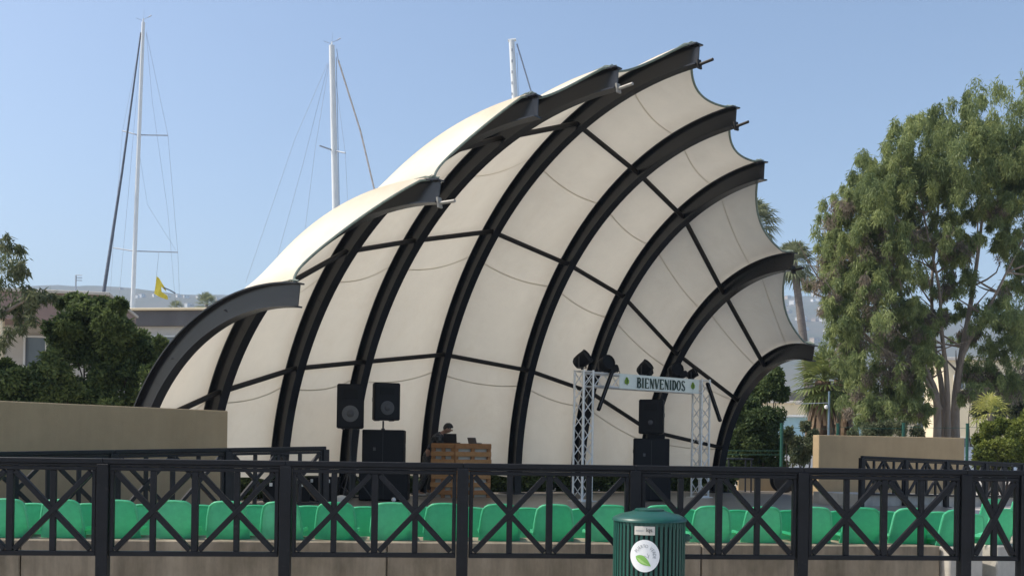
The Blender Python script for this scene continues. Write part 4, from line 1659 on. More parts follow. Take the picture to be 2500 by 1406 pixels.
# ------------------------------------------------------------------ the big eucalyptus on the right
YE = 37.0
eb = PX(2300, 1080, YE)
euc = thing('eucalyptus_tree', 'big many-stemmed eucalyptus with drooping leaves behind the right tan wall', 'tree', (eb.x, eb.y, 0))
eo = Vector((eb.x, eb.y, 0))


def E_(px, py, dy=0.0):
    p_ = PX(px, py, YE + dy)
    return p_ - eo


stems = [
    ((2284, 1110, -.2), (2288, 990, -.2), (2262, 905, -.3), (2215, 800, -.6), (2190, 640, -.8), (2170, 480, -1)),
    ((2336, 1110, .1), (2332, 1000, .1), (2345, 880, .2), (2370, 740, .3), (2395, 560, .5), (2410, 380, .6)),
    ((2306, 1110, .2), (2300, 960, .3), (2282, 850, .5), (2275, 700, .8), (2290, 520, 1.0), (2300, 360, 1)),
    ((2318, 1110, -.1), (2312, 940, -.2), (2300, 820, -.3), (2292, 700, -.5), (2262, 560, -.8), (2240, 420, -1)),
    ((2336, 1000, .0), (2350, 870, -.2), (2420, 740, -.6), (2470, 640, -.8), (2520, 540, -1)),
    ((2296, 1000, -.2), (2240, 900, -.6), (2150, 850, -1.0), (2080, 800, -1.2), (2030, 720, -1.3)),
]
for i, s_ in enumerate(stems):
    mb = MB()
    pts = [E_(*q_) for q_ in s_]
    if i < 4:
        pts[0].z = -0.05
    # smooth the stem
    fine = []
    for j in range(len(pts) - 1):
        p0_ = pts[max(j - 1, 0)]
        p1_, p2_ = pts[j], pts[j + 1]
        p3_ = pts[min(j + 2, len(pts) - 1)]
        for t in (0, .25, .5, .75):
            fine.append(0.5 * ((2 * p1_) + (-p0_ + p2_) * t + (2 * p0_ - 5 * p1_ + 4 * p2_ - p3_) * t * t + (-p0_ + 3 * p1_ - 3 * p2_ + p3_) * t ** 3))
    fine.append(pts[-1])
    r0 = (.17, .20, .13, .12, .11, .09)[i]
    mb.tube(fine, [max(.03, r0 * (1 - .88 * (j / (len(fine) - 1)) ** .8)) for j in range(len(fine))], 9)
    for j in range(len(fine) // 3, len(fine), 2):
        for q_ in range(2):
            d_ = Vector((random.uniform(-1, 1), random.uniform(-1, 1), random.uniform(.1, .9)))
            branch(mb, fine[j], fine[j] + d_ * random.uniform(.8, 2.0), .045, .010, .15, 4, 5)
    mb.build('trunk', M['bark'], euc, True)

# leaf clumps: (px, py, radius px, n, kind)
clumps = []
outline = [(2408, 262, 52), (2360, 275, 42), (2450, 285, 45), (2310, 300, 40), (2252, 300, 42), (2210, 330, 42), (2490, 320, 42), (2270, 360, 50), (2340, 350, 52), (2420, 360, 52),
           (2140, 400, 38), (2180, 400, 44), (2110, 430, 36), (2150, 460, 46), (2220, 430, 52), (2300, 440, 52), (2380, 440, 48), (2460, 420, 50), (2520, 400, 48),
           (2060, 490, 32), (2090, 510, 40), (2030, 530, 30), (2150, 540, 44), (2215, 520, 44), (2260, 530, 40), (2040, 590, 40), (2100, 590, 42), (2370, 520, 34), (2440, 510, 44), (2500, 500, 44), (2540, 540, 46),
           (2020, 640, 34), (2075, 650, 44), (2140, 640, 44), (2200, 620, 40), (2330, 600, 30), (2500, 640, 36), (2450, 590, 24), (2060, 710, 40), (2120, 710, 42), (2030, 745, 26), (2180, 700, 36), (2250, 660, 32), (2310, 690, 28), (2370, 670, 30),
           (2085, 770, 38), (2140, 780, 40), (2190, 770, 36), (2240, 760, 26), (2400, 770, 34), (2450, 790, 40), (2500, 770, 40), (2480, 850, 40), (2420, 850, 30),
           (2160, 850, 36), (2210, 850, 34), (2110, 850, 34), (2250, 880, 26), (2070, 890, 26), (2140, 920, 32), (2200, 930, 34), (2490, 930, 42), (2440, 930, 26), (2180, 990, 30), (2120, 990, 24), (2240, 990, 20), (2530, 690, 40), (2530, 860, 40), (2560, 460, 50), (2560, 330, 45), (2095, 930, 30), (2150, 960, 30), (2210, 900, 30), (2110, 1020, 26), (2165, 1030, 26), (2225, 1000, 24), (2060, 850, 30), (2030, 800, 26), (2250, 820, 30), (2010, 690, 28), (2380, 900, 26), (2400, 940, 28), (2360, 820, 24), (2240, 930, 26), (2265, 870, 22), (2210, 960, 28), (2250, 1010, 22), (2150, 1000, 28), (2090, 970, 28), (2370, 960, 22), (2280, 780, 22), (2330, 760, 20), (2470, 700, 26)]
for q_ in range(70):
    t_ = random.random()
    py_ = 340 + 480 * t_
    lo_x = np.interp(py_, [340, 420, 500, 600, 820], [2230, 2130, 2060, 2030, 2060])
    px_ = random.uniform(lo_x + 20, 2500)
    if not (py_ > 620 and 2225 < px_ < 2440):
        outline.append((px_, py_, random.uniform(20, 34)))
P_, T_, PD, TD = [], [], [], []
for (px, py, r_) in outline:
    dep = random.uniform(-2.2, 2.0)
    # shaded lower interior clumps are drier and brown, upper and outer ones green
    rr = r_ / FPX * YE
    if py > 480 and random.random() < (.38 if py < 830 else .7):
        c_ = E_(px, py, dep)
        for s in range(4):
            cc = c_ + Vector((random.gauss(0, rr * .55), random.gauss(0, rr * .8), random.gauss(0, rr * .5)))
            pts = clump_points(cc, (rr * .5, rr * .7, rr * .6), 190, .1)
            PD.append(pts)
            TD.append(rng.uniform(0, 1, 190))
    c_ = E_(px, py, dep)
    ns = 13
    for s in range(ns):
        cc = c_ + Vector((random.gauss(0, rr * .58), random.gauss(0, rr * 1.2), random.gauss(0, rr * .52)))
        k_ = random.uniform(.22, .40)
        n_ = 210 if py < 650 else 120
        pts = clump_points(cc, (rr * k_, rr * k_ * 1.1, rr * k_ * 1.6), n_, .1)
        pts[:, 2] -= np.abs(rng.normal(0, rr * .12, n_))
        P_.append(pts)
        bt = random.uniform(.0, .75)
        T_.append(np.clip(bt + rng.normal(0, .18, n_), 0, 1))
leaf_cloud('crown', np.concatenate(P_), .20, .034, M['euc'], euc, droop=.95, tint=np.concatenate(T_))
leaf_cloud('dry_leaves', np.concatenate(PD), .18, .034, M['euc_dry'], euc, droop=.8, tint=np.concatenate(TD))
print('euc leaves', sum(len(x) for x in P_), sum(len(x) for x in PD))

# eucalyptus at the left edge
YL = 21.0
lb = PX(-60, 1050, YL)
eul = thing('eucalyptus_tree', 'thin eucalyptus with hanging leaves at the left edge', 'tree', (lb.x, lb.y, 0))
lo_ = Vector((lb.x, lb.y, 0))
mb = MB()
p0_ = Vector((0, 0, -.05))
branch(mb, p0_, PX(-80, 820, YL) - lo_, .16, .12)
branch(mb, PX(-80, 820, YL) - lo_, PX(0, 640, YL) - lo_, .11, .03)
branch(mb, PX(-80, 820, YL) - lo_, PX(90, 720, YL) - lo_, .07, .015)
mb.build('trunk', M['bark'], eul, True)
P_, T_ = [], []
for (px, py, r_) in [(-40, 600, 50), (10, 620, 34), (35, 600, 20), (0, 660, 45), (40, 660, 24), (20, 710, 40), (70, 710, 28), (100, 725, 20), (125, 722, 14), (50, 750, 26), (80, 760, 20), (20, 770, 34), (-30, 720, 50), (5, 820, 28), (45, 800, 18), (-30, 850, 30)]:
    rr = r_ / FPX * YL
    c_ = PX(px, py, YL + random.uniform(-.5, .5)) - lo_
    for s in range(4):
        cc = c_ + Vector((random.gauss(0, rr * .45), random.gauss(0, rr * .8), random.gauss(0, rr * .45)))
        n_ = 55
        P_.append(clump_points(cc, (rr * .5, rr * .5, rr * .55), n_, .1))
        T_.append(np.clip(random.uniform(.1, .7) + rng.normal(0, .15, n_), 0, 1))
leaf_cloud('crown', np.concatenate(P_), .17, .034, M['shrub'], eul, droop=.8, tint=np.concatenate(T_))


# ------------------------------------------------------------------ hedges and bushes
def bush(name, label, Y, blobs, material, leaf, n_per, cat='bush', group=None, base=None, trunk=True, tb=(.0, .9), droop=.15):
    xs = sum(b_[0] for b_ in blobs) / len(blobs)
    bp = PX(xs, 1090, Y)
    root = thing(name, label, cat, (bp.x, bp.y, 0), 0, group)
    o_ = Vector((bp.x, bp.y, 0))
    P_, T_ = [], []
    tr = MB()
    for b_ in blobs:
        px, py, r_ = b_[:3]
        dy = b_[3] if len(b_) > 3 else random.uniform(-.6, .6)
        rr = r_ / FPX * Y
        c_ = PX(px, py, Y + dy) - o_
        ns = 11
        for s in range(ns):
            d_ = Vector((random.gauss(0, 1), random.gauss(0, 1), random.gauss(0, 1))).normalized() * rr * random.uniform(.25, .8)
            cc = c_ + d_
            k_ = random.uniform(.28, .5)
            pts = clump_points(cc, (rr * k_, rr * k_, rr * k_), n_per, .35)
            pts = pts[pts[:, 2] > .02]
            P_.append(pts)
            T_.append(np.clip(random.uniform(*tb) + rng.normal(0, .15, len(pts)), 0, 1))
        if trunk:
            branch(tr, (c_.x * .5, c_.y * .3 + .3, -.03), c_ + Vector((0, .3, 0)), .035, .010, .1, 4, 5)
    leaf_cloud('foliage', np.concatenate(P_), leaf, leaf * .5, material, root, droop=droop, tint=np.concatenate(T_))
    if trunk:
        tr.build('trunk', M['bark_d'], root, True)
    return root


bush('hedge_bush', 'tall dark green bush with an uneven top behind the left tan wall', 22.5,
     [(150, 800, 48), (200, 770, 44), (240, 760, 40), (270, 800, 45), (230, 830, 60), (180, 860, 60), (290, 850, 55), (330, 830, 42), (360, 860, 42), (390, 840, 26), (320, 910, 55), (250, 920, 60), (180, 730, 14), (150, 740, 12), (290, 745, 18), (370, 930, 40), (250, 985, 60), (330, 985, 50), (170, 980, 60), (400, 890, 24)],
     M['hedge'], .11, 420, 'bush')
bush('hedge_bush', 'lower dark green bush at the left edge behind the tan wall', 21.5,
     [(20, 935, 48), (70, 925, 46), (120, 905, 46), (-30, 950, 56), (40, 965, 56), (110, 960, 56), (0, 1005, 56), (80, 1000, 56), (150, 940, 45), (15, 898, 20)],
     M['hedge'], .11, 420, 'bush')
bush('hedge_bush', 'dark green bush filling the gap behind the right foot of the shell', 32.0,
     [(1880, 930, 34), (1850, 960, 36), (1905, 960, 22), (1830, 1000, 42), (1870, 1020, 42), (1820, 1050, 42), (1850, 1080, 46), (1800, 1080, 40), (1895, 1090, 34), (1880, 1130, 44), (1820, 1130, 44), (1900, 915, 16), (1780, 1130, 34), (1790, 1020, 26)],
     M['hedge'], .12, 420, 'bush', tb=(-.1, .7))
bush('shrub', 'grey green shrub between the green post and the short tan wall', 31.0,
     [(1945, 1080, 26), (1975, 1090, 26), (1950, 1110, 30), (1925, 1060, 18), (1985, 1060, 16), (1965, 1040, 14)], M['shrub'], .10, 150, 'shrub')
bush('shrub', 'dry grey shrub at the foot of the eucalyptus behind the wall', 33.5,
     [(2120, 1050, 24), (2160, 1045, 26), (2200, 1050, 22), (2240, 1055, 20), (2140, 1070, 24), (2080, 1060, 16)], M['shrub'], .09, 130, 'shrub', droop=0)
bush('garden_bush', 'yellow green bush at the right edge beside the green post', 30.0,
     [(2410, 1100, 34), (2450, 1080, 38), (2490, 1060, 40), (2420, 1050, 26), (2480, 1110, 40), (2520, 1090, 40), (2390, 1125, 22), (2445, 1040, 26), (2510, 1020, 34), (2440, 1130, 34), (2400, 1075, 24)], M['bush'], .10, 330, 'bush', tb=(.1, .8))
bush('garden_bush', 'olive green tree behind the yellow palm at the right edge', 40.0,
     [(2480, 960, 44), (2520, 930, 44), (2450, 990, 36), (2500, 1000, 40), (2430, 1010, 26), (2390, 1000, 26), (2380, 960, 24)], M['shrub'], .13, 200, 'tree')
def foot_blobs(p0, p1, Yb):
    out = []
    for px_ in range(p0, p1, 24):
        Yf = float(np.interp(px_, [560, 660, 884, 1065, 1288, 1450, 1620, 1770], [20.3, 21.6, 23.4, 25.0, 26.2, 27.0, 27.7, 28.0])) + 0.75
        for z_ in (.22, .50):
            out.append((px_ + random.uniform(-6, 6), 1085 + (px_ - 1250) * ROLL + (CAMZ - z_) / Yf * FPX, .34 / Yf * FPX * Yf / Yb, Yf - Yb))
    return out


bush('backdrop_bush', 'dark bush seen under the canvas behind the stage', 27.0, foot_blobs(1080, 1790, 27.0), M['hedge'], .10, 90, 'bush', tb=(-.2, .25), trunk=False)
bush('backdrop_bush', 'dark bush under the canvas behind the left loudspeakers', 23.0, foot_blobs(560, 1080, 23.0), M['hedge'], .10, 90, 'bush', tb=(-.2, .25), trunk=False)


# ------------------------------------------------------------------ palms
def fan_palm(name, label, Y, top, base, crown_px, trunk_r, material, n_fr=34, skirt=False, trunk_m='palm_grey', group='palms', fan=1.0, blade_n=15, droop=.5, low=-70, trunk_top_r=None):
    ct = PX(*top, Y)
    bp = PX(*base, Y)
    root = thing(name, label, 'palm', (bp.x, bp.y, 0), 0, group)
    o_ = Vector((bp.x, bp.y, 0))
    c_ = ct - o_
    R_ = crown_px / FPX * Y
    tb = MB()
    pts = []
    rad_ = []
    for i in range(15):
        t = i / 14
        pts.append(Vector((c_.x * t ** 1.15, c_.y * t, -.05 + (c_.z + .05) * t)))
        rad_.append(trunk_r * (1.25 - .45 * t) * (1 + .04 * math.sin(i * 2.1)))
    tb.tube(pts, rad_, 12)
    tb.build('trunk', M[trunk_m], root, True)
    V_, F_, TI = [], [], []
    for f_ in range(n_fr):
        az = f_ * 2.39996
        el = R(low + (88 - low) * ((f_ + .5) / n_fr) ** .8)
        dv = Vector((math.cos(az) * math.cos(el), math.sin(az) * math.cos(el), math.sin(el)))
        pet = R_ * random.uniform(.42, .55)
        hub = c_ + dv * pet + Vector((0, 0, -.10 * pet))
        side = dv.cross(Vector((0, 0, 1)))
        side = side.normalized() if side.length > .05 else Vector((1, 0, 0))
        upv = side.cross(dv).normalized()
        # petiole
        k_ = len(V_)
        V_ += [c_ + side * .02 * R_, c_ - side * .02 * R_, hub - side * .014 * R_, hub + side * .014 * R_]
        F_.append((k_, k_ + 1, k_ + 2, k_ + 3))
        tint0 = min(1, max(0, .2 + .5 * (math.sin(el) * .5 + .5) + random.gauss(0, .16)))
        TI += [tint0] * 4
        L0 = R_ * random.uniform(.50, .64) * fan
        for b_ in range(blade_n):
            a_ = R(-105 + 210 * b_ / (blade_n - 1))
            bd = (dv * math.cos(a_) + side * math.sin(a_)).normalized()
            ll = L0 * (.72 + .28 * math.cos(a_ * .8))
            wv = (side * math.cos(a_) - dv * math.sin(a_)).normalized() * (ll * .062)
            m_ = hub + bd * ll * .55 + upv * ll * .05 * math.cos(a_ * 2)
            e_ = hub + bd * ll + Vector((0, 0, -droop * ll * .35 * random.uniform(.6, 1.3)))
            k_ = len(V_)
            V_ += [hub, m_ + wv, e_, m_ - wv]
            F_.append((k_, k_ + 1, k_ + 2, k_ + 3))
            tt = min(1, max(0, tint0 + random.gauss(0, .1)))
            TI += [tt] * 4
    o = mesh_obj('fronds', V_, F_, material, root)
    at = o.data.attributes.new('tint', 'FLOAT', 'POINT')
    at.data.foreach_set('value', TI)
    if skirt:
        V_, F_, TI = [], [], []
        for f_ in range(150):
            az = random.uniform(0, 6.283)
            t = random.uniform(.35, 1.0)
            zc_ = c_.z * t
            rr = trunk_r * random.uniform(.95, 1.25)
            a0 = Vector((c_.x * t ** 1.15 + math.cos(az) * rr, math.sin(az) * rr, zc_))
            ln = random.uniform(.35, .8) * R_
            a1 = a0 + Vector((math.cos(az) * .22 * ln, math.sin(az) * .22 * ln, -ln))
            sd = Vector((-math.sin(az), math.cos(az), 0)) * ln * .11
            k_ = len(V_)
            V_ += [a0 - sd, a0 + sd, a1 + sd * .5, a1 - sd * .7]
            F_.append((k_, k_ + 1, k_ + 2, k_ + 3))
            TI += [random.random()] * 4
        o = mesh_obj('dead_skirt', V_, F_, M['palm_dead'], root)
        at = o.data.attributes.new('tint', 'FLOAT', 'POINT')
        at.data.foreach_set('value', TI)
    return root


fan_palm('fan_palm', 'tall slim fan palm with a leaning trunk right of the shell', 62, (1938, 640), (1996, 1050), 66, .26, M['palm_far'], 46, droop=.9)
fan_palm('fan_palm', 'tall fan palm half hidden behind the right edge of the canvas', 66, (1838, 545), (1850, 1050), 74, .26, M['palm_far'], 46, droop=.9)
fan_palm('fan_palm', 'distant fan palm just above the tip of the leftmost rib', 150, (505, 742), (500, 1050), 34, .3, M['palm_far'], 30)
fan_palm('fan_palm', 'low distant fan palm left of the leftmost rib tip', 170, (430, 752), (428, 1050), 24, .3, M['palm_far'], 26)
fan_palm('fan_palm', 'short bushy fan palm with a thick shaggy trunk behind the short tan wall', 41, (2012, 930), (1990, 1080), 92, .34, M['palm'], 52, skirt=True, trunk_m='palm_bark', droop=.6)
fan_palm('fan_palm', 'second shaggy fan palm standing right of the lamp post', 45, (2062, 925), (2052, 1080), 74, .36, M['palm'], 40, skirt=True, trunk_m='palm_bark', droop=.6)
fan_palm('fan_palm', 'small yellow green palm lit by the sun beside the eucalyptus', 33, (2418, 1008), (2440, 1090), 62, .12, M['palm_y'], 22, droop=.8, blade_n=11)

# ------------------------------------------------------------------ sailing boats: only the masts rise above the shell
def sailboat(label, Y, topx, topy, botx, width_px, spreaders, group='sailing boats in the harbour'):
    tp_ = PX(topx, topy, Y)
    # extrapolate the mast line down to the deck
    t_ = PX(botx[0], botx[1], Y)
    k = (tp_.z - 1.2) / (tp_.z - t_.z)
    foot = tp_ + (t_ - tp_) * k
    root = thing('sailboat', label, 'sailboat', (foot.x, foot.y, 0), 0, group)
    o_ = Vector((foot.x, foot.y, 0))
    top = tp_ - o_
    bot = foot - o_
    r_ = width_px / 2 / FPX * Y
    mast = MB()
    nn = 10
    pts = [bot.lerp(top, i / nn) for i in range(nn + 1)]
    mast.tube(pts, [r_ * (1.08 - .28 * (i / nn) ** 2) for i in range(nn + 1)], 12)
    mo = mast.build('mast', M['mast'], root, True)
    # hull and deck
    V_, F_ = [], []
    Lh, Wh = 11.0, 1.7
    st_ = 14
    for i in range(st_ + 1):
        t = i / st_
        y_ = -Lh * .5 + Lh * t
        wv = Wh * math.sin(math.pi * (t * .86 + .12)) ** .7
        for (f_, z_) in ((1.0, 1.15), (.9, .5), (.45, -.15), (-.45, -.15), (-.9, .5), (-1.0, 1.15)):
            V_.append((wv * f_, y_, z_))
    for i in range(st_):
        for j in range(5):
            a_ = i * 6 + j
            F_.append((a_, a_ + 1, a_ + 7, a_ + 6))
        F_.append((i * 6 + 5, i * 6, i * 6 + 6, i * 6 + 11))
    F_ += [(0, 1, 2, 3, 4, 5), tuple(st_ * 6 + q_ for q_ in (5, 4, 3, 2, 1, 0))]
    mesh_obj('hull', V_, F_, M['hull'], root)
    MB().box((0, -.5, 1.4), (1.5, 4.0, .5), None, .1).build('cabin', M['hull'], root)
    return root, o_, mo, top, bot


def wire(root, o_, pts, r=.012, nm='stay', m='wire'):
    return MB().tube([Vector(p_) - o_ for p_ in pts], r if isinstance(r, list) or r > .03 else r * .7, 6).build(nm, M[m], root)


def masthead(mo, top, s):
    MB().tube([top, top + Vector((0, 0, .25 * s))], .05 * s, 6).build('mast_cap', M['mast'], mo)
    MB().tube([top + Vector((0, 0, .2 * s)), top + Vector((.55 * s, 0, .45 * s))], .014, 5).build('wind_vane', M['wire'], mo)
    MB().tube([top + Vector((0, 0, .1 * s)), top + Vector((-.55 * s, 0, .3 * s))], .014, 5).build('wind_vane', M['wire'], mo)
    MB().tube([top + Vector((.35 * s, 0, .36 * s)), top + Vector((.6 * s, 0, .52 * s))], .03, 5).build('wind_vane', M['wire'], mo)
    MB().tube([top, top + Vector((.05, 0, .9 * s))], .008, 4).build('antenna', M['wire'], mo)


Ym = 75.0
rt, o_, mo, tp_, bt_ = sailboat('sailboat whose white mast with two spreader pairs rises left of the shell', Ym, 350, 55, (322, 795), 10, 2)
masthead(mo, tp_, 1.0)
wire(rt, o_, [PX(344, 80, Ym), PX(298, 420, Ym), PX(250, 735, Ym - .5)], [.05, .085, .13], 'furled_jib', 'sailcloth')
for a_, b_ in (((336, 330), (410, 331)), ((336, 330), (299, 320)), ((326, 613), (434, 616)), ((326, 613), (276, 605))):
    wire(rt, o_, [PX(*a_, Ym), PX(*b_, Ym + .5)], .045, 'spreader', 'wire')
wire(rt, o_, [PX(357, 80, Ym), PX(410, 331, Ym + .5), PX(434, 616, Ym + .5), PX(440, 770, Ym + .5)], .016)
wire(rt, o_, [PX(357, 80, Ym), PX(372, 250, Ym), PX(410, 520, Ym), PX(430, 760, Ym)], .013)
wire(rt, o_, [PX(346, 80, Ym), PX(299, 322, Ym + .5), PX(276, 605, Ym + .5), PX(268, 740, Ym + .5)], .013)
wire(rt, o_, [PX(346, 90, Ym), PX(318, 420, Ym), PX(290, 735, Ym)], .014)
wire(rt, o_, [PX(334, 335, Ym), PX(360, 500, Ym), PX(430, 612, Ym + .4)], .012)
# yellow flag streaming from the rigging
fl = MB()
fr_ = [(382, 676), (400, 706), (396, 720), (412, 730), (404, 726), (376, 717), (378, 700)]
nf = 10
vs, fs = [], []
ft = PX(382, 673, Ym)
flg = thing('yellow_flag', 'ragged yellow flag hanging from the left mast rigging', 'flag', ft)
A0, A1 = PX(382, 674, Ym) - ft, PX(375, 716, Ym) - ft
B0, B1 = PX(403, 703, Ym) - ft, PX(410, 731, Ym) - ft
for i in range(nf + 1):
    for j in range(7):
        u, v = i / nf, j / 6
        p_ = (A0.lerp(A1, v)).lerp(B0.lerp(B1, v), u)
        p_ = p_ + Vector((0, .12 * math.sin(u * 7 + v * 2), .10 * math.sin(u * 3.1) * (1 - v) - .30 * u * (1 - u) * (v > .7)))
        vs.append(p_)
fs = [(i * 7 + j, (i + 1) * 7 + j, (i + 1) * 7 + j + 1, i * 7 + j + 1) for i in range(nf) for j in range(6) if not (i > 5 and 2 <= j <= 3)]
mesh_obj('cloth', vs, fs, M['flag'], flg, True)
MB().tube([PX(399, 702, Ym) - ft, PX(414, 708, Ym) - ft, PX(428, 716, Ym) - ft], .05, 6).build('flag_staff', M['sailcloth'], flg)
MB().tube([A0, PX(388, 615, Ym) - ft], .012, 4).build('halyard', M['wire'], flg)

Ym = 62.0
rt, o_, mo, tp_, bt_ = sailboat('sailboat whose thick white mast rises beside the middle of the canvas', Ym, 810, 112, (820, 540), 17, 1)
masthead(mo, tp_, .9)
for a_, b_ in (((814, 368), (780, 356)), ((814, 368), (843, 374))):
    wire(rt, o_, [PX(*a_, Ym), PX(*b_, Ym - .6)], .045, 'spreader', 'wire')
wire(rt, o_, [PX(826, 148, Ym), PX(880, 320, Ym), PX(918, 480, Ym)], .06, 'furled_jib', 'rope')
wire(rt, o_, [PX(822, 120, Ym), PX(826, 150, Ym)], .03)
wire(rt, o_, [PX(800, 155, Ym), PX(720, 340, Ym), PX(600, 690, Ym)], .014)
wire(rt, o_, [PX(802, 155, Ym), PX(740, 400, Ym), PX(660, 690, Ym)], .014)
wire(rt, o_, [PX(803, 160, Ym), PX(770, 360, Ym - .3), PX(745, 560, Ym - .3)], .014)
wire(rt, o_, [PX(820, 200, Ym), PX(843, 374, Ym - .6), PX(850, 520, Ym - .6)], .014)
wire(rt, o_, [PX(821, 140, Ym), PX(829, 520, Ym)], .03)
Ym = 58.0
rt, o_, mo, tp_, bt_ = sailboat('sailboat whose mast top shows just above the highest rib', Ym, 1249, 100, (1257, 240), 17, 0)
MB().tube([tp_ + Vector((-.2, 0, .0)), tp_ + Vector((.25, 0, .05))], .09, 8).build('mast_cap', M['mast'], mo)
for i_ in range(5):
    zz = -.6 - i_ * .62
    MB().box(tp_ + Vector((0.02 - .015 * zz, -.19, zz)), (.06, .05, .16), None, .01).build('mast_step', M['wire'], mo)
wire(rt, o_, [PX(1262, 108, Ym), PX(1297, 225, Ym), PX(1330, 340, Ym)], .045, 'forestay')
wire(rt, o_, [PX(1262, 130, Ym), PX(1266, 240, Ym)], .02)

# ------------------------------------------------------------------ buildings
def window(parent, c, w, h, m=None):
    f_ = MB()
    t = .06
    for sx in (-1, 1):
        f_.box(c + Vector((sx * (w / 2), -.02, 0)), (t, .1, h + t))
    for sz in (-1, 1):
        f_.box(c + Vector((0, -.02, sz * (h / 2))), (w - t, .1, t))
    f_.box(c + Vector((0, -.02, 0)), (.04, .08, h - t))
    fo = f_.build('window', M['trim'], parent)
    MB().box(c + Vector((0, .01, 0)), (w, .02, h)).build('pane', M['glass'], fo)
    return fo


Yb = 34.0
b0_ = PX(20, 900, Yb)
bl_ = thing('low_building', 'low pinkish building with a deep fascia behind the left bush', 'building', (b0_.x, b0_.y, 0), R(12))
zt_ = PX(60, 736, Yb).z
zf_ = PX(60, 800, Yb).z
MB().box((0, 0.5, (zt_ + zf_) / 2), (7.0, 6, zt_ - zf_), None, .03).build('fascia', M['pink'], bl_)
MB().box((0, 0.5, zt_ + .05), (7.15, 6.15, .10), None, .02).build('roof_edge', M['white_wall'], bl_)
wl = MB()
wl.box((0.2, 1.4, zf_ / 2), (6.2, 4.4, zf_ - .004))
wo = wl.build('wall', M['white_wall'], bl_)
for xx in (-.3, 1.9):
    MB().box((xx - 1.6, -2.3, zf_ / 2), (.28, .28, zf_ - .006), None, .02).build('column', M['cream'], bl_)
window(wo, Vector((1.35, -.84, zf_ - .85)), 1.3, 1.0)
window(wo, Vector((-.6, -.84, zf_ - .85)), 1.2, 1.0)
# roof antenna
ra = PX(185, 700, Yb + 2)
an_ = thing('roof_antenna', 'thin roof antenna on the pinkish building', 'antenna', (ra.x, ra.y, zt_ + .1))
MB().tube([(0, 0, 0), (0, 0, PX(185, 672, Yb + 2).z - zt_ - .1)], .025, 6).build('pole', M['wire'], an_)
hz = PX(185, 672, Yb + 2).z - zt_ - .1
for zz in (0, -.09, -.18):
    MB().tube([(-.02, 0, hz + zz), (.22, 0, hz + zz)], .014, 5).build('element', M['wire'], an_)
Yb = 46.0
b1_ = PX(360, 900, Yb)
bl_ = thing('low_building', 'low grey building with a pale roof edge behind the bush', 'building', (b1_.x, b1_.y, 0), R(-9))
zt_ = PX(380, 764, Yb).z
MB().box((0, 2.0, zt_ / 2), (9, 4.8, zt_ - .01)).build('wall', M['white_wall'], bl_)
MB().box((0, 1.9, zt_ - .32), (9.3, 5.1, .68), None, .02).build('fascia', M['grey_roof'], bl_)
MB().box((0, 1.9, zt_ + .07), (9.6, 5.4, .10), None, .02).build('roof_edge', M['cream'], bl_)
for xx in (-3, -1, 1, 3):
    window(bl_.children[0], Vector((xx, -.42, zt_ - 1.6)), 1.2, 1.0)
# right-hand side: cream and blue buildings behind the trees
Yb = 95.0
b2_ = PX(1990, 1060, Yb)
bl_ = thing('low_building', 'sunlit cream building with a flat roof behind the short palms', 'building', (b2_.x, b2_.y, 0), R(-14))
zt_ = PX(1960, 984, Yb).z
zz = MB().box((0, 3, zt_ / 2), (12, 6, zt_)).build('wall', M['cream'], bl_)
MB().box((0, 3, zt_ + .12), (12.5, 6.5, .24), None, .03).build('roof_edge', M['white_wall'], bl_)
MB().box((-2.0, 2.6, zt_ + .6), (3.4, 2.6, 1.0), None, .03).build('roof_room', M['grey_roof'], bl_)
for xx in (-4, -1.6, .8, 3.2):
    window(zz, Vector((xx, -.02, zt_ - 1.6)), 1.5, 1.0)
Yb = 100.0
b3_ = PX(2260, 1060, Yb)
bl_ = thing('low_building', 'long cream building glimpsed through the eucalyptus stems', 'building', (b3_.x, b3_.y, 0), R(-10))
zt_ = PX(2260, 1000, Yb).z
zz = MB().box((0, 3, zt_ / 2), (17, 6, zt_)).build('wall', M['cream'], bl_)
MB().box((0, 3, zt_ + .12), (17.5, 6.5, .24), None, .03).build('roof_edge', M['white_wall'], bl_)
for xx in (-6, -3, 0, 3, 6):
    window(zz, Vector((xx, -.02, zt_ - 1.7)), 1.6, 1.1)
b4_ = PX(2450, 1060, 80)
bl_ = thing('low_building', 'pale two storey building behind the trees at the right edge', 'building', (b4_.x, b4_.y, 0), R(-8))
zt_ = PX(2450, 880, 80).z
zz = MB().box((0, 3, zt_ / 2), (9, 6, zt_)).build('wall', M['cream'], bl_)
MB().box((0, 3, zt_ + .12), (9.5, 6.5, .24), None, .03).build('roof_edge', M['white_wall'], bl_)
for xx in (-3, 0, 3):
    for z_ in (1.8, zt_ - 1.7):
        window(zz, Vector((xx, -.02, z_)), 1.5, 1.1)
for j, (px, w_, z0_, lb) in enumerate(((1925, 3.2, 1018, 'small pale blue kiosk left of the shaggy palm trunk'), (2085, 4.2, 1014, 'wider pale blue kiosk right of the lamp post'))):
    q_ = PX(px, 1060, 68)
    bl_ = thing('kiosk', lb, 'kiosk', (q_.x, q_.y, 0), R(-8), 'blue kiosks')
    zt_ = PX(px, z0_, 68).z
    zz = MB().box((0, 1.2, zt_ / 2), (w_, 2.4, zt_), None, .02).build('wall', M['blue_wall'], bl_)
    MB().box((0, 1.1, zt_ + .05), (w_ + .4, 3.0, .1), None, .02).build('roof', M['trim'], bl_)
    window(zz, Vector((0, -.02, 1.5)), w_ * .5, .8)

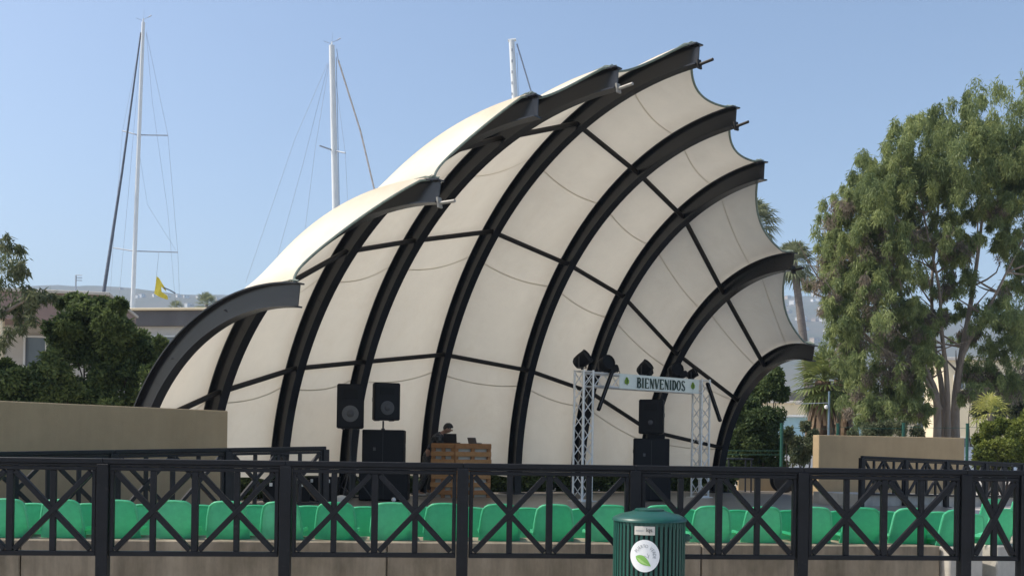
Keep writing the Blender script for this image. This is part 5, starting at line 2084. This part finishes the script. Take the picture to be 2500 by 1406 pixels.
# white vehicles half hidden behind the walls
def vehicle(label, loc, rz, L=4.4):
    root = thing('parked_car', label, 'car', loc, rz, 'white cars parked behind the stage')
    prof = [(-L / 2, .35), (-L / 2, .78), (-L * .46, .92), (-L * .27, .98), (-L * .14, 1.42), (L * .22, 1.46), (L * .38, 1.02), (L * .47, .92), (L / 2, .72), (L / 2, .35)]
    n_ = len(prof)
    V_ = [(x, s * (.86 if z < 1.0 else .70), z) for s in (-1, 1) for x, z in prof]
    F_ = [tuple(range(n_ - 1, -1, -1)), tuple(range(n_, 2 * n_))] + [(i, (i + 1) % n_, n_ + (i + 1) % n_, n_ + i) for i in range(n_)]
    mesh_obj('body', V_, F_, M['van'], root)
    for s in (-1, 1):
        MB().add([(-L * .22, s * .80, 1.02), (L * .30, s * .80, 1.04), (L * .20, s * .735, 1.36), (-L * .13, s * .735, 1.36)], [(0, 1, 2, 3)]).build('side_window', M['glass'], root)
        for x in (-L * .31, L * .31):
            w_ = MB().tube([(x, s * .70, .32), (x, s * .88, .32)], .32, 18).build('wheel', M['rubber'], root)
            MB().tube([(x, s * .87, .32), (x, s * .895, .32)], .19, 14).build('rim', M['alu'], w_)
        MB().box((-L / 2 - .005, s * .6, .75), (.03, .3, .12)).build('headlight', M['glass'], root)
    return root


q_ = PX(1960, 1120, 40)
vehicle('white car showing between the shrub and the short tan wall', (q_.x, q_.y, 0), R(8))
q_ = PX(2375, 1100, 36)
vehicle('white car showing at the right end of the short tan wall', (q_.x, q_.y, 0), R(15))

# ------------------------------------------------------------------ green wire fence behind the stage, lamp post
gf = thing('wire_fence', 'green wire fence on green posts running behind the stage and right wall', 'fence', (0, 0, 0))
gp = []
for px, Yg in ((430, 29.0), (600, 29.4), (780, 29.8), (1000, 30.2), (1160, 30.6), (1325, 31.0), (1432, 31.2), (1560, 31.3), (1690, 31.3), (1908, 30.4), (2045, 31.5), (2205, 32), (2361, 32.4), (2520, 33)):
    q_ = PX(px, 1090, Yg)
    zt_ = PX(px, 1036 if px > 1700 else 1090, Yg).z
    if px == 2205:
        zt_ = PX(px, 1035, Yg).z
    gp.append((q_.x, q_.y, zt_))
    mb = MB().tube([(q_.x, q_.y, -.02), (q_.x, q_.y, zt_)], .048, 8)
    mb.tube([(q_.x, q_.y, zt_), (q_.x, q_.y, zt_ + .04)], .055, 8)
    mb.build('post', M['green_post'], gf, True)
for i in range(len(gp) - 1):
    a_, b_ = gp[i], gp[i + 1]
    zmin = min(a_[2], b_[2])
    mb = MB()
    for z_ in (.15, .6, 1.1, zmin - .08):
        mb.tube([(a_[0], a_[1], z_), ((a_[0] + b_[0]) / 2, (a_[1] + b_[1]) / 2, z_ - .02), (b_[0], b_[1], z_)], .006, 4)
    mb.build('tension_wire', M['green_post'], gf)
q_ = PX(2023, 1060, 35.0)
lp = thing('lamp_post', 'thin blue grey lamp post with a small white globe by the palm', 'lamp post', (q_.x, q_.y, 0))
zt_ = PX(2023, 955, 35).z
MB().tube([(0, 0, 0), (0, 0, zt_)], [.05, .035], 8).build('pole', M['grey_post'], lp, True)
zl_ = PX(2019, 993, 35).z
MB().tube([(0, 0, zl_ + .06), (-.09, -.02, zl_ + .06)], .015, 6).build('arm', M['grey_post'], lp)
gl = MB().lathe([(.001, -.07), (.05, -.055), (.07, 0), (.05, .055), (.001, .07)], n=14)
gl.v = [(x - .10, y - .02, z + zl_) for x, y, z in gl.v]
gl.build('globe', M['lamp_w'], lp, True)
MB().tube([(0, 0, PX(2023, 983, 35).z), (-1.1, .2, PX(1940, 985, 35).z)], .012, 5).build('wire', M['wire'], lp)
# planter and litter at the right foot of the shell
q_ = PX(1800, 1120, 28.4)
tb_ = thing('folding_table', 'small dark table standing behind the right foot of the shell', 'table', (q_.x, q_.y, 0), R(10))
MB().box((0, 0, .98), (.75, .5, .04), None, .006).build('table_top', M['steel'], tb_)
for sx in (-1, 1):
    for sy in (-1, 1):
        MB().bar((sx * .33, sy * .2, 0), (sx * .33, sy * .2, .96), .035, .035, up=(1, 0, 0)).build('leg', M['steel'], tb_)
q_ = PX(1912, 1196, 28.6)
wb = thing('cable_reel', 'dark round cable reel leaning at the low tan wall', 'cable reel', (q_.x, q_.y, STAGE_Z), R(15))
for y_ in (-.11, .11):
    d_ = MB().tube([(0, y_ - .015, .36), (0, y_ + .015, .36)], .36, 24)
    d_.build('flange', M['tube'], wb, True)
MB().tube([(0, -.1, .36), (0, .1, .36)], .2, 18).build('drum', M['rubber'], wb, True)

# ------------------------------------------------------------------ small gear on the stage floor
q_ = PX(700, 1222, 20.6)
cs_ = thing('equipment_case', 'low black equipment case on the stage beside the left ramp fence', 'case', (q_.x, q_.y, STAGE_Z), R(10))
MB().box((0, 0, .21), (.9, .5, .40), None, .012).build('case_body', M['black'], cs_)
MB().box((0, 0, .425), (.92, .52, .03), None, .008).build('lid', M['black'], cs_)
for sx in (-1, 1):
    MB().box((sx * .3, -.258, .36), (.06, .02, .07), None, .004).build('latch', M['alu'], cs_)
q_ = PX(790, 1220, 21.2)
cs_ = thing('equipment_case', 'taller black equipment case just left of the tripod stand', 'case', (q_.x, q_.y, STAGE_Z), R(-8))
MB().box((0, 0, .24), (.55, .45, .46), None, .012).build('case_body', M['black'], cs_)
MB().box((0, 0, .485), (.57, .47, .03), None, .008).build('lid', M['black'], cs_)
for sx in (-1, 1):
    MB().box((sx * .18, -.233, .42), (.05, .02, .07), None, .004).build('latch', M['alu'], cs_)
q_ = PX(833, 1213, 20.5)
cp = tag(MB().lathe([(.001, 0), (.11, 0), (.12, .03), (.12, .12), (.10, .14), (.03, .16), (.001, .16)], (q_.x, q_.y, STAGE_Z), 18).build('cable_bundle', M['cloth_w'], None, True), 'small pale cable bundle at the foot of the tripod stand', 'cable bundle')
q_ = PX(961, 1212, 21.2)
tag(MB().lathe([(.001, 0), (.035, .008), (.05, .04), (.04, .075), (.015, .09), (.001, .095)], (q_.x, q_.y, STAGE_Z), 14).build('paper_cup', M['sticker'], None, True), 'tiny crumpled white cup in front of the left subwoofers', 'cup')

# ------------------------------------------------------------------ distant hills with houses
def hill(name, Y0, depth, prof, seed, nx=150, ny=14):
    """prof: list of (px, py) of the skyline at distance Y0"""
    rs_ = np.random.default_rng(seed)
    xs = np.array([p_[0] for p_ in prof], float)
    ys = np.array([p_[1] for p_ in prof], float)
    V_ = []
    gx = np.linspace(xs[0], xs[-1], nx)
    sky_ = np.interp(gx, xs, ys)
    jit = np.cumsum(rs_.normal(0, 1.0, nx))
    jit -= np.linspace(jit[0], jit[-1], nx)
    for j in range(ny + 1):
        t = j / ny
        Y_ = Y0 - depth * (1 - t)
        for i in range(nx):
            p_ = PX(gx[i], sky_[i] - jit[i] * .6, Y0)
            zz = p_.z * (math.sin(t * math.pi / 2) ** 1.3) * (1 + .10 * math.sin(i * .31 + j * .9) * (1 - t)) - .5
            V_.append((p_.x * Y_ / Y0, Y_ + 25 * math.sin(i * .17 + j), zz))
    F_ = [(j * nx + i, j * nx + i + 1, (j + 1) * nx + i + 1, (j + 1) * nx + i) for j in range(ny) for i in range(nx - 1)]
    o = mesh_obj(name, V_, F_, M['hill'], None, True)
    tag(o, kind='structure')
    return np.array(V_).reshape(ny + 1, nx, 3)


H1 = hill('hills', 2300, 1500, [(-900, 700), (0, 735), (300, 733), (520, 738), (800, 760), (1200, 800), (1700, 790), (1850, 765), (1930, 748), (2020, 745), (2150, 770), (2400, 800), (2900, 790), (3600, 760)], 3)


def house(i, p_, w, h, m, lab, grp):
    root = thing('hillside_house', lab, 'house', p_, R(random.uniform(25, 65)), grp)
    wo = MB().box((0, 0, h / 2 - 2), (w, w * .8, h + 4)).build('wall', m, root)
    MB().box((0, 0, h + .3), (w * 1.08, w * .88, .6)).build('roof', M['house_t'], root)
    for sx in (-.25, .25):
        MB().box((sx * w, -w * .4 - .05, h * .55), (w * .16, .2, h * .3)).build('window', M['glass'], wo)


cnt = 0
for side, (x0_, x1_, n_) in enumerate(((290, 560, 26), (1870, 2080, 40))):
    for q_ in range(n_):
        j = int(np.clip(rng.normal(7.6 if side == 0 else 8.0, 1.0 if side == 0 else 2.4), 3, 9 if side == 0 else 10))
        ux = random.uniform(x0_, x1_)
        i = int((ux + 900) / 4500 * 149)
        p_ = H1[j, i] * (1 - (f_ := random.random())) + H1[j, i + 1] * f_
        s_ = random.uniform(5, 9) if side == 0 else random.uniform(7, 13)
        lab = 'white house on the distant hillside left of the shell' if side == 0 else 'white house on the distant hillside right of the shell'
        house(cnt, Vector(p_), s_, s_ * random.uniform(.35, .55), M['house_w'] if random.random() < .8 else M['house_t'], lab if True else '', 'far hillside houses left' if side == 0 else 'far hillside houses right')
        cnt += 1

# ------------------------------------------------------------------ the hazy sea air
hz_ = MB().box((0, 1250, 149), (5600, 2700, 300))
hz_o = hz_.build('haze', M['wire'])
tag(hz_o, kind='stuff')
hm = bpy.data.materials.new('haze_air')
hm.use_nodes = True
nt = hm.node_tree
nt.nodes.remove(nt.nodes['Principled BSDF'])
pv = nt.nodes.new('ShaderNodeVolumePrincipled')
pv.inputs['Color'].default_value = (0.62, 0.80, 1.0, 1)
pv.inputs['Density'].default_value = 0.00036
nt.links.new(pv.outputs[0], nt.nodes['Material Output'].inputs['Volume'])
hz_o.data.materials.clear()
hz_o.data.materials.append(hm)
